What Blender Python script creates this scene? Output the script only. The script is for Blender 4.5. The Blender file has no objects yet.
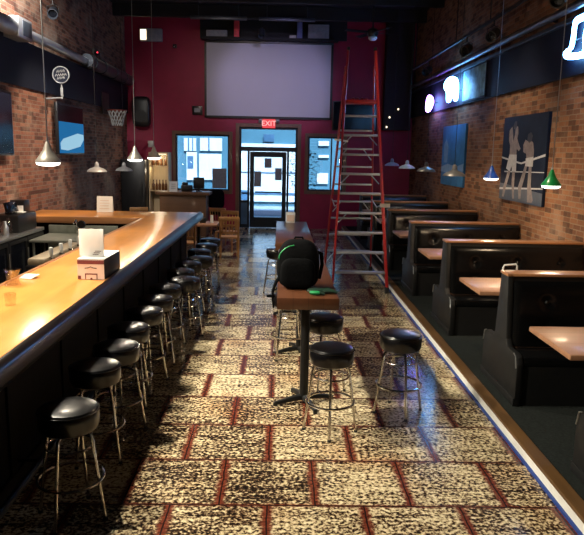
import bpy, bmesh, math, random
from mathutils import Vector, Matrix
random.seed(7)
PI = math.pi
C = bpy.context.scene.collection
SC = bpy.context.scene

# ------------------------------------------------------------------ materials
class NT:
    def __init__(s, name):
        s.m = bpy.data.materials.new(name); s.m.use_nodes = True
        s.t = s.m.node_tree; s.t.nodes.clear()
        s.out = s.n('ShaderNodeOutputMaterial')
    def n(s, kind, **kw):
        nd = s.t.nodes.new(kind)
        for k, v in kw.items():
            if k.startswith('i_'):
                nd.inputs[k[2:].replace('_', ' ')].default_value = v
            else: setattr(nd, k, v)
        return nd
    def l(s, a, b): s.t.links.new(a, b)
    def math(s, op, a, b=None, c=None, clamp=False):
        nd = s.t.nodes.new('ShaderNodeMath'); nd.operation = op; nd.use_clamp = clamp
        for i, v in enumerate((a, b, c)):
            if v is None: continue
            if isinstance(v, (int, float)): nd.inputs[i].default_value = v
            else: s.l(v, nd.inputs[i])
        return nd.outputs[0]
    def mix(s, fac, a, b, mode='MIX'):
        nd = s.t.nodes.new('ShaderNodeMix'); nd.data_type = 'RGBA'; nd.blend_type = mode
        for sock, v in ((nd.inputs[0], fac), (nd.inputs[6], a), (nd.inputs[7], b)):
            if isinstance(v, (int, float)): sock.default_value = v
            elif isinstance(v, tuple): sock.default_value = v if len(v) == 4 else (*v, 1)
            else: s.l(v, sock)
        return nd.outputs[2]
    def ramp(s, fac, stops):
        nd = s.t.nodes.new('ShaderNodeValToRGB'); e = nd.color_ramp.elements
        while len(e) < len(stops): e.new(0.5)
        for el, (p, c) in zip(e, stops): el.position = p; el.color = (*c, 1)
        s.l(fac, nd.inputs[0]); return nd.outputs[0]
    def coord(s): return s.n('ShaderNodeTexCoord').outputs['Object']
    def noise(s, vec, scale, detail=3, rough=.55):
        nd = s.n('ShaderNodeTexNoise'); nd.inputs['Scale'].default_value = scale
        nd.inputs['Detail'].default_value = detail; nd.inputs['Roughness'].default_value = rough
        s.l(vec, nd.inputs['Vector']); return nd.outputs['Fac']
    def scaled(s, vec, sx, sy, sz):
        nd = s.n('ShaderNodeMapping'); nd.inputs['Scale'].default_value = (sx, sy, sz); s.l(vec, nd.inputs['Vector']); return nd.outputs[0]
    def bsdf(s, col, rough=.5, metal=0., spec=.5, coat=0., bump=None, bstr=.3, bdist=.01):
        b = s.n('ShaderNodeBsdfPrincipled')
        for key, v in (('Base Color', col), ('Roughness', rough), ('Metallic', metal), ('Specular IOR Level', spec), ('Coat Weight', coat)):
            if isinstance(v, (int, float)): b.inputs[key].default_value = v
            elif isinstance(v, tuple): b.inputs[key].default_value = (*v, 1)
            else: s.l(v, b.inputs[key])
        if coat: b.inputs['Coat Roughness'].default_value = .12
        if bump is not None:
            bn = s.n('ShaderNodeBump'); bn.inputs['Strength'].default_value = bstr; bn.inputs['Distance'].default_value = bdist
            s.l(bump, bn.inputs['Height']); s.l(bn.outputs[0], b.inputs['Normal'])
        s.l(b.outputs[0], s.out.inputs[0]); return b

def plain(name, col, rough=.5, metal=0., spec=.5, coat=0., var=.15, scale=12, bstr=0):
    t = NT(name); f = t.noise(t.coord(), scale)
    lo = tuple(c * (1 - var) for c in col); hi = tuple(min(1, c * (1 + var)) for c in col)
    t.bsdf(t.ramp(f, [(.3, lo), (.7, hi)]), rough, metal, spec, coat, f if bstr else None, bstr)
    return t.m

def wood(name, dark, light, axis='Y', rough=.35, coat=.3, scale=6., plank=None, spec=.5):
    t = NT(name); v = t.coord(); s = [scale * 3] * 3; s['XYZ'.index(axis)] = scale * .22
    f = t.noise(t.scaled(v, *s), 1.0, 5, .6)
    f2 = t.noise(v, 1.4, 2)
    col = t.ramp(f, [(.3, dark), (.7, light)])
    col = t.mix(.5, col, t.ramp(f2, [(.35, tuple(c * .7 for c in light)), (.65, tuple(min(1, c * 1.2) for c in light))]), 'MIX')
    if plank:
        sep = t.n('ShaderNodeSeparateXYZ'); t.l(v, sep.inputs[0])
        q = t.math('MULTIPLY', sep.outputs[plank[0]], 1 / plank[1])
        wn = t.n('ShaderNodeTexWhiteNoise', noise_dimensions='1D'); t.l(t.math('FLOOR', q), wn.inputs['W'])
        col = t.mix(t.math('MULTIPLY', wn.outputs['Value'], .45), col, tuple(c * .55 for c in light))
        e = t.math('LESS_THAN', t.math('FRACT', q), .03)
        col = t.mix(t.math('MULTIPLY', e, .6), col, tuple(c * .3 for c in dark))
    t.bsdf(col, rough, 0, spec, coat)
    return t.m

def emit(name, col, strength):
    t = NT(name); f = t.noise(t.coord(), 3); e = t.n('ShaderNodeEmission')
    t.l(t.ramp(f, [(0, col), (1, tuple(min(1, c * 1.05) for c in col))]), e.inputs[0]); e.inputs[1].default_value = strength
    t.l(e.outputs[0], t.out.inputs[0]); return t.m

def brick_mat(name, ua, c1, c2, mort, pale=.25, palecol=(.42, .33, .25)):
    t = NT(name); v = t.coord(); sep = t.n('ShaderNodeSeparateXYZ'); t.l(v, sep.inputs[0])
    cb = t.n('ShaderNodeCombineXYZ'); t.l(sep.outputs[ua], cb.inputs[0]); t.l(sep.outputs['Z'], cb.inputs[1])
    b = t.n('ShaderNodeTexBrick'); t.l(cb.outputs[0], b.inputs['Vector'])
    for k, val in (('Color1', (*c1, 1)), ('Color2', (*c2, 1)), ('Mortar', (*mort, 1)), ('Scale', 1.), ('Mortar Size', .008), ('Mortar Smooth', .3), ('Bias', -.1), ('Brick Width', .20), ('Row Height', .067)):
        b.inputs[k].default_value = val
    # one random tone per brick
    row = t.math('FLOOR', t.math('DIVIDE', sep.outputs['Z'], .067))
    u = t.math('FLOOR', t.math('ADD', t.math('DIVIDE', sep.outputs[ua], .20), t.math('MULTIPLY', t.math('MODULO', row, 2), .5)))
    wn = t.n('ShaderNodeTexWhiteNoise', noise_dimensions='2D'); c2b = t.n('ShaderNodeCombineXYZ'); t.l(row, c2b.inputs[0]); t.l(u, c2b.inputs[1]); t.l(c2b.outputs[0], wn.inputs['Vector'])
    big = t.noise(v, 1.1, 4, .65); fine = t.noise(v, 60, 3)
    col = t.mix(t.math('MULTIPLY', t.math('GREATER_THAN', wn.outputs['Value'], .8), .7), b.outputs['Color'], tuple(c * .35 for c in c2))
    col = t.mix(t.math('MULTIPLY', t.math('MULTIPLY', t.math('SUBTRACT', big, .5, clamp=True), 4., clamp=True), pale), col, palecol)
    col = t.mix(.35, col, t.ramp(fine, [(.3, (.25, .25, .25)), (.7, (1, 1, 1))]), 'MULTIPLY')
    h = t.math('ADD', t.math('SUBTRACT', 1., b.outputs['Fac']), t.math('MULTIPLY', fine, .35))
    t.bsdf(col, .8, 0, .3, 0, h, .7, .012)
    return t.m

def floor_mat():
    t = NT('tile_floor'); v = t.coord(); sep = t.n('ShaderNodeSeparateXYZ'); t.l(v, sep.inputs[0])
    T = .597
    yy = t.math('DIVIDE', t.math('SUBTRACT', sep.outputs['Y'], 3.698 - T * 20), T)
    row = t.math('FLOOR', yy); fy = t.math('FRACT', yy)
    xx = t.math('ADD', t.math('DIVIDE', t.math('ADD', sep.outputs['X'], .35 + T * 20), T), t.math('MULTIPLY', t.math('MODULO', row, 2), .5))
    wob = t.noise(v, 7, 3)
    xx = t.math('ADD', xx, t.math('MULTIPLY', t.math('SUBTRACT', wob, .5), .03))
    ux = t.math('FRACT', xx); ix = t.math('FLOOR', xx)
    dx = t.math('ABSOLUTE', t.math('SUBTRACT', ux, .5)); dy = t.math('ABSOLUTE', t.math('SUBTRACT', fy, .5))
    nz = t.noise(v, 30, 4)
    # wide soft dark-red cross joints, thin black grout
    jx = t.math('MULTIPLY', t.math('SUBTRACT', t.math('ADD', dx, t.math('MULTIPLY', t.math('SUBTRACT', nz, .5), .10)), .425), 22., clamp=True)
    jy = t.math('MULTIPLY', t.math('SUBTRACT', t.math('ADD', dy, t.math('MULTIPLY', t.math('SUBTRACT', nz, .5), .07)), .462), 34., clamp=True)
    joint = t.math('MAXIMUM', jx, jy)
    gx = t.math('GREATER_THAN', dx, .491); gy = t.math('GREATER_THAN', dy, .490); grout = t.math('MAXIMUM', gx, gy)
    cb = t.n('ShaderNodeCombineXYZ'); t.l(ix, cb.inputs[0]); t.l(row, cb.inputs[1])
    wn = t.n('ShaderNodeTexWhiteNoise', noise_dimensions='2D'); t.l(cb.outputs[0], wn.inputs['Vector'])
    # grainy speckle, a little longer across the room
    sp = t.noise(t.scaled(v, 38, 44, 30), 1.0, 3, .62)
    big = t.noise(v, 2.2, 3, .6)
    mid = t.noise(t.scaled(v, 2.5, 16, 1), 1.0, 2, .5)
    thr = t.math('ADD', sp, t.math('ADD', t.math('MULTIPLY', t.math('SUBTRACT', big, .5), .22), t.math('MULTIPLY', t.math('SUBTRACT', mid, .5), .28)))
    thr = t.math('ADD', thr, t.math('MULTIPLY', t.math('SUBTRACT', wn.outputs['Value'], .5), .10))
    tile = t.ramp(thr, [(.36, (.012, .008, .006)), (.46, (.10, .055, .03)), (.54, (.56, .45, .26)), (.66, (.82, .71, .47))])
    red = t.noise(v, 1.3, 2)
    tile = t.mix(t.math('MULTIPLY', t.math('SUBTRACT', red, .52, clamp=True), 3., clamp=True), tile, (.75, .48, .32), 'MULTIPLY')
    jcol = t.ramp(sp, [(.3, (.03, .008, .005)), (.6, (.17, .036, .018)), (.75, (.27, .08, .045))])
    col = t.mix(joint, tile, jcol)
    col = t.mix(t.math('MULTIPLY', grout, .85), col, (.012, .006, .005))
    rough = t.math('ADD', .13, t.math('MULTIPLY', sp, .12))
    h = t.math('SUBTRACT', t.math('MULTIPLY', sp, .25), t.math('MULTIPLY', grout, .6))
    t.bsdf(col, rough, 0, .42, 0, h, .12, .006)
    return t.m

def glass_mat(name, tint=(.86, .93, 1), gl=.10):
    t = NT(name); a = t.n('ShaderNodeBsdfTransparent'); a.inputs[0].default_value = (*tint, 1)
    g = t.n('ShaderNodeBsdfGlossy'); g.inputs['Roughness'].default_value = .03
    f = t.noise(t.coord(), 2); mx = t.n('ShaderNodeMixShader'); t.l(t.math('ADD', gl * .8, t.math('MULTIPLY', f, gl * .4)), mx.inputs[0])
    t.l(a.outputs[0], mx.inputs[1]); t.l(g.outputs[0], mx.inputs[2]); t.l(mx.outputs[0], t.out.inputs[0]); return t.m

M = {}
M['floor'] = floor_mat()
M['brick_l'] = brick_mat('brick_left', 'Y', (.30, .12, .07), (.13, .048, .032), (.24, .17, .13), .85)
M['brick_r'] = brick_mat('brick_right', 'Y', (.28, .125, .055), (.14, .056, .028), (.24, .165, .105), .4)
M['maroon'] = plain('maroon_paint', (.28, .003, .040), .55, var=.12, scale=3)
M['black'] = plain('black_paint', (.006, .006, .008), .7, var=.3)
M['navy'] = plain('navy_band', (.003, .005, .014), .6, spec=.25, var=.25, scale=2)
M['carpet'] = plain('platform_carpet', (.009, .0115, .010), .9, spec=.2, var=.5, scale=60, bstr=.2)
M['white_paint'] = plain('white_paint', (.78, .76, .70), .45, var=.05)
M['nosing'] = wood('nosing_wood', (.055, .026, .009), (.12, .060, .020), 'Y', .45, .1)
M['blue_tape'] = plain('blue_tape', (.015, .05, .24), .6, var=.1)
M['bar_top'] = wood('bar_top_wood', (.44, .145, .026), (.68, .285, .066), 'Y', .28, .25, 3.5)
M['bar_top_x'] = wood('bar_arm_wood', (.44, .145, .026), (.68, .285, .066), 'X', .30, .25, 3.5)
M['rail'] = plain('bar_rail', (.010, .006, .005), .30, coat=.1, var=.4, scale=5)
M['bar_front'] = wood('bar_front_wood', (.004, .003, .002), (.010, .007, .005), 'Z', .7, .0, spec=.1)
M['hi_top'] = wood('high_table_wood', (.050, .017, .008), (.115, .042, .018), 'Y', .33, .3, 5, ('X', .12))
M['booth_top'] = wood('booth_table_wood', (.30, .125, .060), (.45, .23, .125), 'X', .45, .1, 5, ('Y', .09))
M['cap_wood'] = wood('cap_wood', (.24, .10, .04), (.40, .18, .075), 'X', .3, .35)
M['chair_wood'] = wood('chair_wood', (.36, .16, .05), (.56, .28, .10), 'Z', .4, .2)
M['frame_wood'] = wood('frame_wood', (.09, .042, .024), (.17, .085, .05), 'Z', .5, .1)
M['desk_wood'] = wood('desk_wood', (.15, .065, .026), (.24, .115, .05), 'X', .5, .1)
M['shelf_wood'] = wood('shelf_wood', (.50, .36, .20), (.66, .50, .30), 'Z', .5, 0)
M['vinyl'] = plain('black_vinyl', (.0028, .0028, .003), .24, spec=.3, coat=.18, var=.3, scale=8)
M['seat_vinyl'] = plain('stool_vinyl', (.003, .003, .004), .30, coat=.3, var=.3, scale=8)
M['button'] = plain('tuft_button_vinyl', (.006, .006, .006), .16, spec=.9, coat=.6)
M['panel_black'] = plain('booth_panel', (.007, .007, .007), .5, var=.3)
M['chrome'] = plain('chrome', (.72, .70, .66), .18, 1., var=.06)
M['steel'] = plain('steel', (.42, .43, .43), .35, .9, var=.1)
M['alu'] = plain('ladder_aluminium', (.46, .48, .52), .45, .7, var=.08)
M['red'] = plain('ladder_red', (.42, .020, .018), .4, var=.1)
M['iron'] = plain('black_iron', (.010, .010, .010), .45, .3, var=.2)
M['plastic'] = plain('black_plastic', (.008, .008, .009), .35, var=.2)
M['rubber'] = plain('rubber', (.01, .01, .01), .8, var=.2)
M['fabric'] = plain('black_fabric', (.0022, .0024, .0028), .85, spec=.08, var=.5, scale=60, bstr=.3)
M['green'] = plain('green_strap', (.01, .30, .08), .55, var=.25)
M['green_dark'] = plain('green_dark', (.004, .026, .013), .6, var=.3)
M['paper'] = plain('white_card', (.86, .85, .82), .6, var=.03)
M['paper_grey'] = plain('grey_paper', (.24, .25, .28), .7, var=.15, scale=30)
M['ink'] = plain('ink', (.06, .03, .025), .6)
M['maroon_print'] = plain('maroon_print', (.16, .03, .03), .6)
M['pinkish'] = plain('carton_pink', (.74, .56, .46), .6, var=.05)
M['screen'] = plain('projection_screen', (.50, .49, .54), .75, var=.03, scale=1)
M['alu_dark'] = plain('door_frame_dark', (.012, .017, .022), .4, .3, var=.2)
M['glass'] = glass_mat('window_glass')
M['glass_clear'] = glass_mat('clear_glass', (.985, .97, .96), .16)
M['duct'] = plain('duct_metal', (.40, .40, .42), .4, .7, var=.15, scale=4)
M['duct_dark'] = plain('duct_dark', (.06, .07, .09), .35, .6, var=.2)
M['pipe'] = plain('gloss_pipe', (.22, .22, .24), .34, .9, var=.05)
M['shade_grey'] = plain('shade_grey', (.24, .24, .23), .4, .5, var=.1)
M['shade_pale'] = plain('shade_pale', (.42, .40, .37), .4, .2, var=.08)
M['shade_steel'] = plain('shade_steel', (.34, .31, .27), .35, .6, var=.1)
M['shade_blue'] = plain('shade_blue', (.012, .08, .42), .3, coat=.3)
M['shade_green'] = plain('shade_green', (.01, .30, .07), .3, coat=.3)
M['bulb'] = emit('bulb_glow', (1., .93, .80), 14)
M['lens'] = emit('lens_glow', (1., .95, .88), 5)
M['bulb_dim'] = emit('bulb_dim', (1., .80, .55), 2.5)
M['neon'] = emit('neon_white', (.16, .46, 1.), 28)
M['neon_pink'] = emit('neon_pink', (1., .05, .25), 7)
M['neon_violet'] = emit('neon_violet', (.36, .16, 1.), 30)
M['red_led'] = emit('red_led', (1., .05, .08), 2.)
M['exit_red'] = emit('exit_glow', (1., .09, .11), .9)
M['exit_letter'] = emit('exit_letter', (1., .50, .48), 1.3)
M['tv_dark'] = plain('tv_glass', (.004, .005, .008), .15, spec=.35)
M['tv_blue'] = emit('tv_picture_blue', (.02, .17, .42), .8)
M['tv_white'] = emit('tv_picture_white', (.35, .62, .80), .9)
M['leaf'] = plain('leaf', (.006, .018, .008), .6, var=.4)
M['bark'] = plain('bark', (.04, .03, .02), .8)
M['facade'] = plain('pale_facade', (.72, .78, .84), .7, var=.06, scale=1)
M['facade_blue'] = plain('shaded_facade', (.065, .175, .235), .7, var=.12, scale=1)  # shade on the building across is put into this blue
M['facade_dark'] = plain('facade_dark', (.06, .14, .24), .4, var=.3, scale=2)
M['asphalt'] = plain('pavement', (.42, .46, .50), .8, var=.1, scale=2)
M['sign_dim'] = plain('sign_dim', (.20, .20, .20), .5)
M['sign_white'] = plain('sign_white', (.62, .62, .62), .4, var=.1)
M['net'] = plain('net_cord', (.42, .42, .40), .8)
M['hoop'] = plain('hoop_rim', (.18, .03, .015), .5)
M['bottle_amber'] = plain('bottle_amber', (.10, .035, .01), .15, coat=.3)
M['bottle_green'] = plain('bottle_green', (.02, .05, .02), .15, coat=.3)
M['banner_red'] = plain('banner_red', (.85, .08, .12), .6)
M['banner_blue'] = plain('banner_blue', (.15, .16, .36), .6)
M['carton'] = plain('grey_carton', (.30, .31, .34), .7)
M['beige'] = plain('beige_plastic', (.50, .40, .28), .5)
M['grey_green'] = plain('sink_grey', (.26, .28, .25), .45, .4, var=.12)
M['skin'] = plain('photo_skin', (.17, .14, .135), .5, var=.3, scale=18)
M['trunks'] = plain('photo_trunks', (.42, .43, .45), .5, var=.15, scale=18)
M['photo_navy'] = plain('photo_navy', (.008, .014, .032), .7, spec=.15, var=.2, scale=4)
M['photo_hair'] = plain('photo_hair', (.02, .018, .02), .5)
M['photo_floor'] = plain('photo_canvas', (.03, .045, .075), .5, var=.2)
M['rope'] = plain('photo_rope', (.40, .42, .46), .5)
M['poster_blue'] = plain('poster_blue', (.04, .17, .42), .6, spec=.2, var=.25, scale=3)
M['poster_pale'] = plain('poster_pale', (.13, .28, .50), .4, var=.25, scale=6)
M['mural'] = plain('mural_panel', (.22, .46, .55), .5, var=.75, scale=4)  # neon's blue light put into the colour of a pale panel

# ------------------------------------------------------------------ mesh helpers
def B(): return bmesh.new()
def add_box(bm, c, s, rz=0, bev=0, mi=0, rot=None):
    m = Matrix.Translation(Vector(c)) @ (rot if rot is not None else Matrix.Rotation(rz, 4, 'Z')) @ Matrix.Diagonal((*s, 1))
    vs = bmesh.ops.create_cube(bm, size=1, matrix=m)['verts']
    fs = {f for v in vs for f in v.link_faces}
    if bev:
        es = list({e for v in vs for e in v.link_edges})
        r = bmesh.ops.bevel(bm, geom=es, offset=bev, segments=2, profile=.5, affect='EDGES')
        fs = {f for f in fs if f.is_valid} | set(r['faces'])
    for f in fs: f.material_index = mi
def bx(bm, x0, x1, y0, y1, z0, z1, bev=0, mi=0):
    add_box(bm, ((x0 + x1) / 2, (y0 + y1) / 2, (z0 + z1) / 2), (x1 - x0, y1 - y0, z1 - z0), 0, bev, mi)
def frame_of(d):
    d = d.normalized(); a = Vector((0, 0, 1)) if abs(d.z) < .9 else Vector((1, 0, 0))
    u = d.cross(a).normalized(); return u, d.cross(u)
def add_tube(bm, pts, r, seg=8, closed=False, mi=0, cap=True):
    pts = [Vector(p) for p in pts]; n = len(pts); rings = []
    up = None
    for i, p in enumerate(pts):
        if closed: d = pts[(i + 1) % n] - pts[i - 1]
        else: d = pts[min(i + 1, n - 1)] - pts[max(i - 1, 0)]
        d.normalize()
        if up is None: u, w = frame_of(d)
        else:
            u = up - d * up.dot(d)
            if u.length < 1e-5: u, w = frame_of(d)
            u.normalize(); w = d.cross(u)
        up = u
        rr = r[i] if isinstance(r, (list, tuple)) else r
        rings.append([bm.verts.new(p + (u * math.cos(2 * PI * k / seg) + w * math.sin(2 * PI * k / seg)) * rr) for k in range(seg)])
    for i in range(n if closed else n - 1):
        a, b = rings[i], rings[(i + 1) % n]
        off = 0
        if closed and i == n - 1:
            off = min(range(seg), key=lambda o: (a[0].co - b[o].co).length)
        for k in range(seg):
            f = bm.faces.new((a[k], a[(k + 1) % seg], b[(k + 1 + off) % seg], b[(k + off) % seg])); f.material_index = mi
    if cap and not closed:
        for f in (bm.faces.new(rings[0][::-1]), bm.faces.new(rings[-1])): f.material_index = mi
def add_cyl(bm, a, b, r0, r1=None, seg=12, mi=0): add_tube(bm, [a, b], [r0, r0 if r1 is None else r1], seg, mi=mi)
def add_ring(bm, c, R, r, seg=28, ts=6, mi=0, axis='Z'):
    pts = []
    for k in range(seg):
        a = 2 * PI * k / seg; x, y = R * math.cos(a), R * math.sin(a)
        pts.append(Vector(c) + (Vector((x, y, 0)) if axis == 'Z' else Vector((x, 0, y)) if axis == 'Y' else Vector((0, x, y))))
    add_tube(bm, pts, r, ts, True, mi)
def add_lathe(bm, prof, c=(0, 0, 0), seg=24, mi=0, rot=None):
    rings = []; c = Vector(c)
    for r, z in prof:
        ring = []
        for k in range(seg):
            p = Vector((r * math.cos(2 * PI * k / seg), r * math.sin(2 * PI * k / seg), z))
            if rot is not None: p = rot @ p
            ring.append(bm.verts.new(c + p))
        rings.append(ring)
    for a, b in zip(rings, rings[1:]):
        for k in range(seg):
            f = bm.faces.new((a[k], a[(k + 1) % seg], b[(k + 1) % seg], b[k])); f.material_index = mi
    for ring, rv in ((rings[0], True), (rings[-1], False)):
        f = bm.faces.new(ring[::-1] if rv else ring); f.material_index = mi
def add_prism(bm, poly, axis, a0, a1, mi=0, bev=0):
    # poly is a list of 2D points in the plane normal to axis (X: (y,z)  Y: (x,z)  Z: (x,y))
    mk = {'X': lambda p, a: (a, p[0], p[1]), 'Y': lambda p, a: (p[0], a, p[1]), 'Z': lambda p, a: (p[0], p[1], a)}[axis]
    A = [bm.verts.new(mk(p, a0)) for p in poly]; Bv = [bm.verts.new(mk(p, a1)) for p in poly]
    fs = [bm.faces.new(A), bm.faces.new(Bv[::-1])]
    for i in range(len(poly)):
        j = (i + 1) % len(poly); fs.append(bm.faces.new((A[j], A[i], Bv[i], Bv[j])))
    for f in fs: f.material_index = mi
    bmesh.ops.recalc_face_normals(bm, faces=fs)
    if bev:
        bmesh.ops.bevel(bm, geom=list({e for f in fs for e in f.edges}), offset=bev, segments=2, profile=.5, affect='EDGES')
def add_ball(bm, c, s, seg=14, rings=9, mi=0, rot=None):
    m = Matrix.Translation(Vector(c)) @ (rot if rot is not None else Matrix()) @ Matrix.Diagonal((*s, 1))
    vs = bmesh.ops.create_uvsphere(bm, u_segments=seg, v_segments=rings, radius=1, matrix=m)['verts']
    for f in {f for v in vs for f in v.link_faces}: f.material_index = mi

def obj(name, bm, mats, parent=None, loc=(0, 0, 0), smooth=True):
    me = bpy.data.meshes.new(name)
    bmesh.ops.recalc_face_normals(bm, faces=bm.faces[:]) if len(bm.faces) < 20000 else None
    bm.to_mesh(me); bm.free()
    for m in (mats if isinstance(mats, (list, tuple)) else [mats]): me.materials.append(M[m] if isinstance(m, str) else m)
    if smooth:
        me.polygons.foreach_set('use_smooth', [True] * len(me.polygons)); me.set_sharp_from_angle(angle=math.radians(35))
    o = bpy.data.objects.new(name, me); C.objects.link(o); o.location = loc
    if parent is not None: o.parent = parent
    return o
def tag(o, label, cat, group=None):
    o['label'] = label; o['category'] = cat
    if group: o['group'] = group
    return o
def thing(name, label, cat, loc=(0, 0, 0), rz=0, group=None):
    o = bpy.data.objects.new(name, None); C.objects.link(o); o.empty_display_size = .1
    o.location = loc; o.rotation_euler = (0, 0, rz)
    return tag(o, label, cat, group)
def struct(name, bm, m, parent=None, smooth=False, label=None):
    o = obj(name, bm, m, parent, smooth=smooth); o['kind'] = 'structure'
    if label: o['label'] = label
    return o
def dup(root, loc, rz=0, label=None, group=None, skip=()):
    r = root.copy(); C.objects.link(r); r.location = loc; r.rotation_euler = (0, 0, rz)
    if label: r['label'] = label
    if group: r['group'] = group
    def kids(src, dst):
        for ch in [c for c in src.children]:
            if ch.name.split('.')[0] in skip: continue
            c = ch.copy(); C.objects.link(c); c.parent = dst; kids(ch, c)
    kids(root, r)
    return r
def light(kind, name, loc, power, col=(1, 1, 1), aim=None, **kw):
    d = bpy.data.lights.new(name, kind); d.energy = power; d.color = col
    for k, v in kw.items(): setattr(d, k, v)
    o = bpy.data.objects.new(name, d); C.objects.link(o); o.location = loc
    if aim is not None: o.rotation_euler = (Vector(aim) - Vector(loc)).to_track_quat('-Z', 'Y').to_euler()
    return o

# ------------------------------------------------------------------ the room shell
XL, XR, YB, YF, ZC, PZ, PX = -4.29, 3.65, 18.54, -1.6, 5.75, .09, 1.785
bm = B(); bx(bm, XL, PX, YF, YB, -.1, 0); struct('floor', bm, 'floor')
bm = B(); bx(bm, PX + .012, XR, YF, YB, -.1, PZ); struct('floor_platform', bm, 'carpet')
bm = B(); bx(bm, PX - .012, PX + .012, YF, YB - .02, .012, PZ - .012); struct('trim_1', bm, 'white_paint')
bm = B(); bx(bm, PX - .012, PX + .085, YF, YB - .02, PZ - .012, PZ + .014, .004); struct('trim_2', bm, 'nosing')
bm = B(); bx(bm, PX - .028, PX - .0125, YF, YB - .02, .0, .020); struct('trim_3', bm, 'blue_tape')
bm = B(); bx(bm, XL - .2, XL, YF, YB + .2, -.1, ZC); struct('wall_left', bm, 'brick_l')
bm = B(); bx(bm, XR, XR + .2, YF, YB + .2, -.1, ZC); struct('wall_right', bm, 'brick_r')
bm = B(); bx(bm, XL - .2, XR + .2, YF - .2, YF, -.1, ZC + .2); struct('wall_behind', bm, 'black')
bm = B(); bx(bm, XL - .2, XR + .2, YF - .2, YB + .2, ZC, ZC + .2); struct('ceiling', bm, 'black')
# front wall with openings
DX0, DX1, DZ = -1.17, .46, 2.82
WL = (-2.95, -1.45, 1.04, 2.59); WR = (.76, 1.76, 1.08, 2.59)
bm = B()
ya, yb = YB, YB + .2
bx(bm, XL - .2, WL[0], ya, yb, -.1, ZC); bx(bm, WL[0], WL[1], ya, yb, -.1, WL[2]); bx(bm, WL[0], WL[1], ya, yb, WL[3], ZC)
bx(bm, WL[1], DX0, ya, yb, -.1, ZC); bx(bm, DX0, DX1, ya, yb, DZ, ZC); bx(bm, DX1, WR[0], ya, yb, -.1, ZC)
bx(bm, WR[0], WR[1], ya, yb, -.1, WR[2]); bx(bm, WR[0], WR[1], ya, yb, WR[3], ZC); bx(bm, WR[1], XR + .2, ya, yb, -.1, ZC)
struct('wall_front', bm, 'maroon')

def window(n, w, mull):
    x0, x1, z0, z1 = w
    bm = B()
    for a in ((x0 - .09, x0, z0 - .09, z1 + .09), (x1, x1 + .09, z0 - .09, z1 + .09), (x0, x1, z1, z1 + .09), (x0, x1, z0 - .09, z0)):
        bx(bm, a[0], a[1], YB - .035, YB + .01, a[2], a[3], .006)
    f = struct('window_%d' % n, bm, 'frame_wood')
    bm = B()
    for a in ((x0, x0 + .045, z0, z1), (x1 - .045, x1, z0, z1), (x0 + .045, x1 - .045, z1 - .045, z1), (x0 + .045, x1 - .045, z0, z0 + .045)):
        bx(bm, a[0], a[1], YB + .02, YB + .09, a[2], a[3])
    for mx in mull: bx(bm, mx - .02, mx + .02, YB + .03, YB + .08, z0 + .045, z1 - .045)
    struct('window_sash', bm, 'alu_dark', f)
    bm = B(); bx(bm, x0 + .04, x1 - .04, YB + .045, YB + .053, z0 + .04, z1 - .04); struct('window_pane', bm, 'glass', f)
window(1, WL, ()); window(2, WR, (1.42,))

# entrance door with sidelights and transom
bm = B()
for a in ((DX0 - .10, DX0, 0, DZ + .1), (DX1, DX1 + .10, 0, DZ + .1), (DX0, DX1, DZ, DZ + .1)): bx(bm, a[0], a[1], YB - .035, YB + .01, a[2], a[3], .006)
dr = struct('door_1', bm, 'frame_wood')
bm = B(); y0, y1 = YB + .02, YB + .12
for a in ((DX0, DX0 + .055, 0, DZ), (DX1 - .055, DX1, 0, DZ), (DX0 + .055, DX1 - .055, DZ - .06, DZ), (DX0 + .055, DX1 - .055, 2.16, 2.28),
          (-.94, -.88, 0, 2.16), (.17, .23, 0, 2.16), (DX0 + .055, -.94, 0, .10), (.23, DX1 - .055, 0, .10), (DX0 + .055, -.94, .72, .78)): bx(bm, a[0], a[1], y0, y1, a[2], a[3])
struct('door_frame', bm, 'alu_dark', dr)
bm = B(); bx(bm, DX0 + .055, -.94, YB + .05, YB + .09, .10, .72); struct('door_kick_panel', bm, 'facade_dark', dr)
bm = B(); bx(bm, DX0 + .05, DX1 - .05, YB + .065, YB + .073, 2.27, DZ - .05); struct('transom_pane', bm, 'glass', dr)
bm = B(); bx(bm, DX0 + .05, -.935, YB + .066, YB + .074, .77, 2.17); bx(bm, .225, DX1 - .05, YB + .066, YB + .074, .09, 2.17); struct('sidelight_pane', bm, 'glass', dr)
bm = B()
for a in ((-.87, -.75, .01, 2.15), (.04, .16, .01, 2.15), (-.75, .04, 2.0, 2.15), (-.75, .04, .01, .30)): bx(bm, a[0], a[1], YB + .03, YB + .085, a[2], a[3])
lf = struct('door_leaf', bm, 'alu_dark', dr)
bm = B(); bx(bm, -.755, .045, YB + .055, YB + .062, .295, 2.005); struct('door_pane', bm, 'glass', lf)
bm = B(); bx(bm, -.72, .02, YB - .03, YB - .005, 1.0, 1.04, .006); bx(bm, -.72, -.68, YB - .02, YB + .04, 1.0, 1.04); bx(bm, -.02, .02, YB - .02, YB + .04, 1.0, 1.04); struct('push_bar', bm, 'alu_dark', lf)
for k, (x0, x1, z0, z1) in enumerate(((-.745, -.55, 1.17, 1.60), (-.46, -.26, 1.70, 1.97), (-.16, .03, 1.36, 1.70))):
    bm = B(); bx(bm, x0, x1, YB + .046, YB + .053, z0, z1)
    tag(obj('taped_notice', bm, 'paper_grey'), ('dark paper notice taped low at left of the glass door', 'small dark paper notice taped highest on the glass door', 'dark paper notice taped at right of the glass door')[k], 'notice', 'notices on the glass door')
bm = B(); bx(bm, -1.93, -1.53, YB + .036, YB + .043, 1.10, 1.66); tag(obj('window_poster', bm, 'paper_grey'), 'large grey paper poster in the lower right of the left front window', 'poster')

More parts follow.
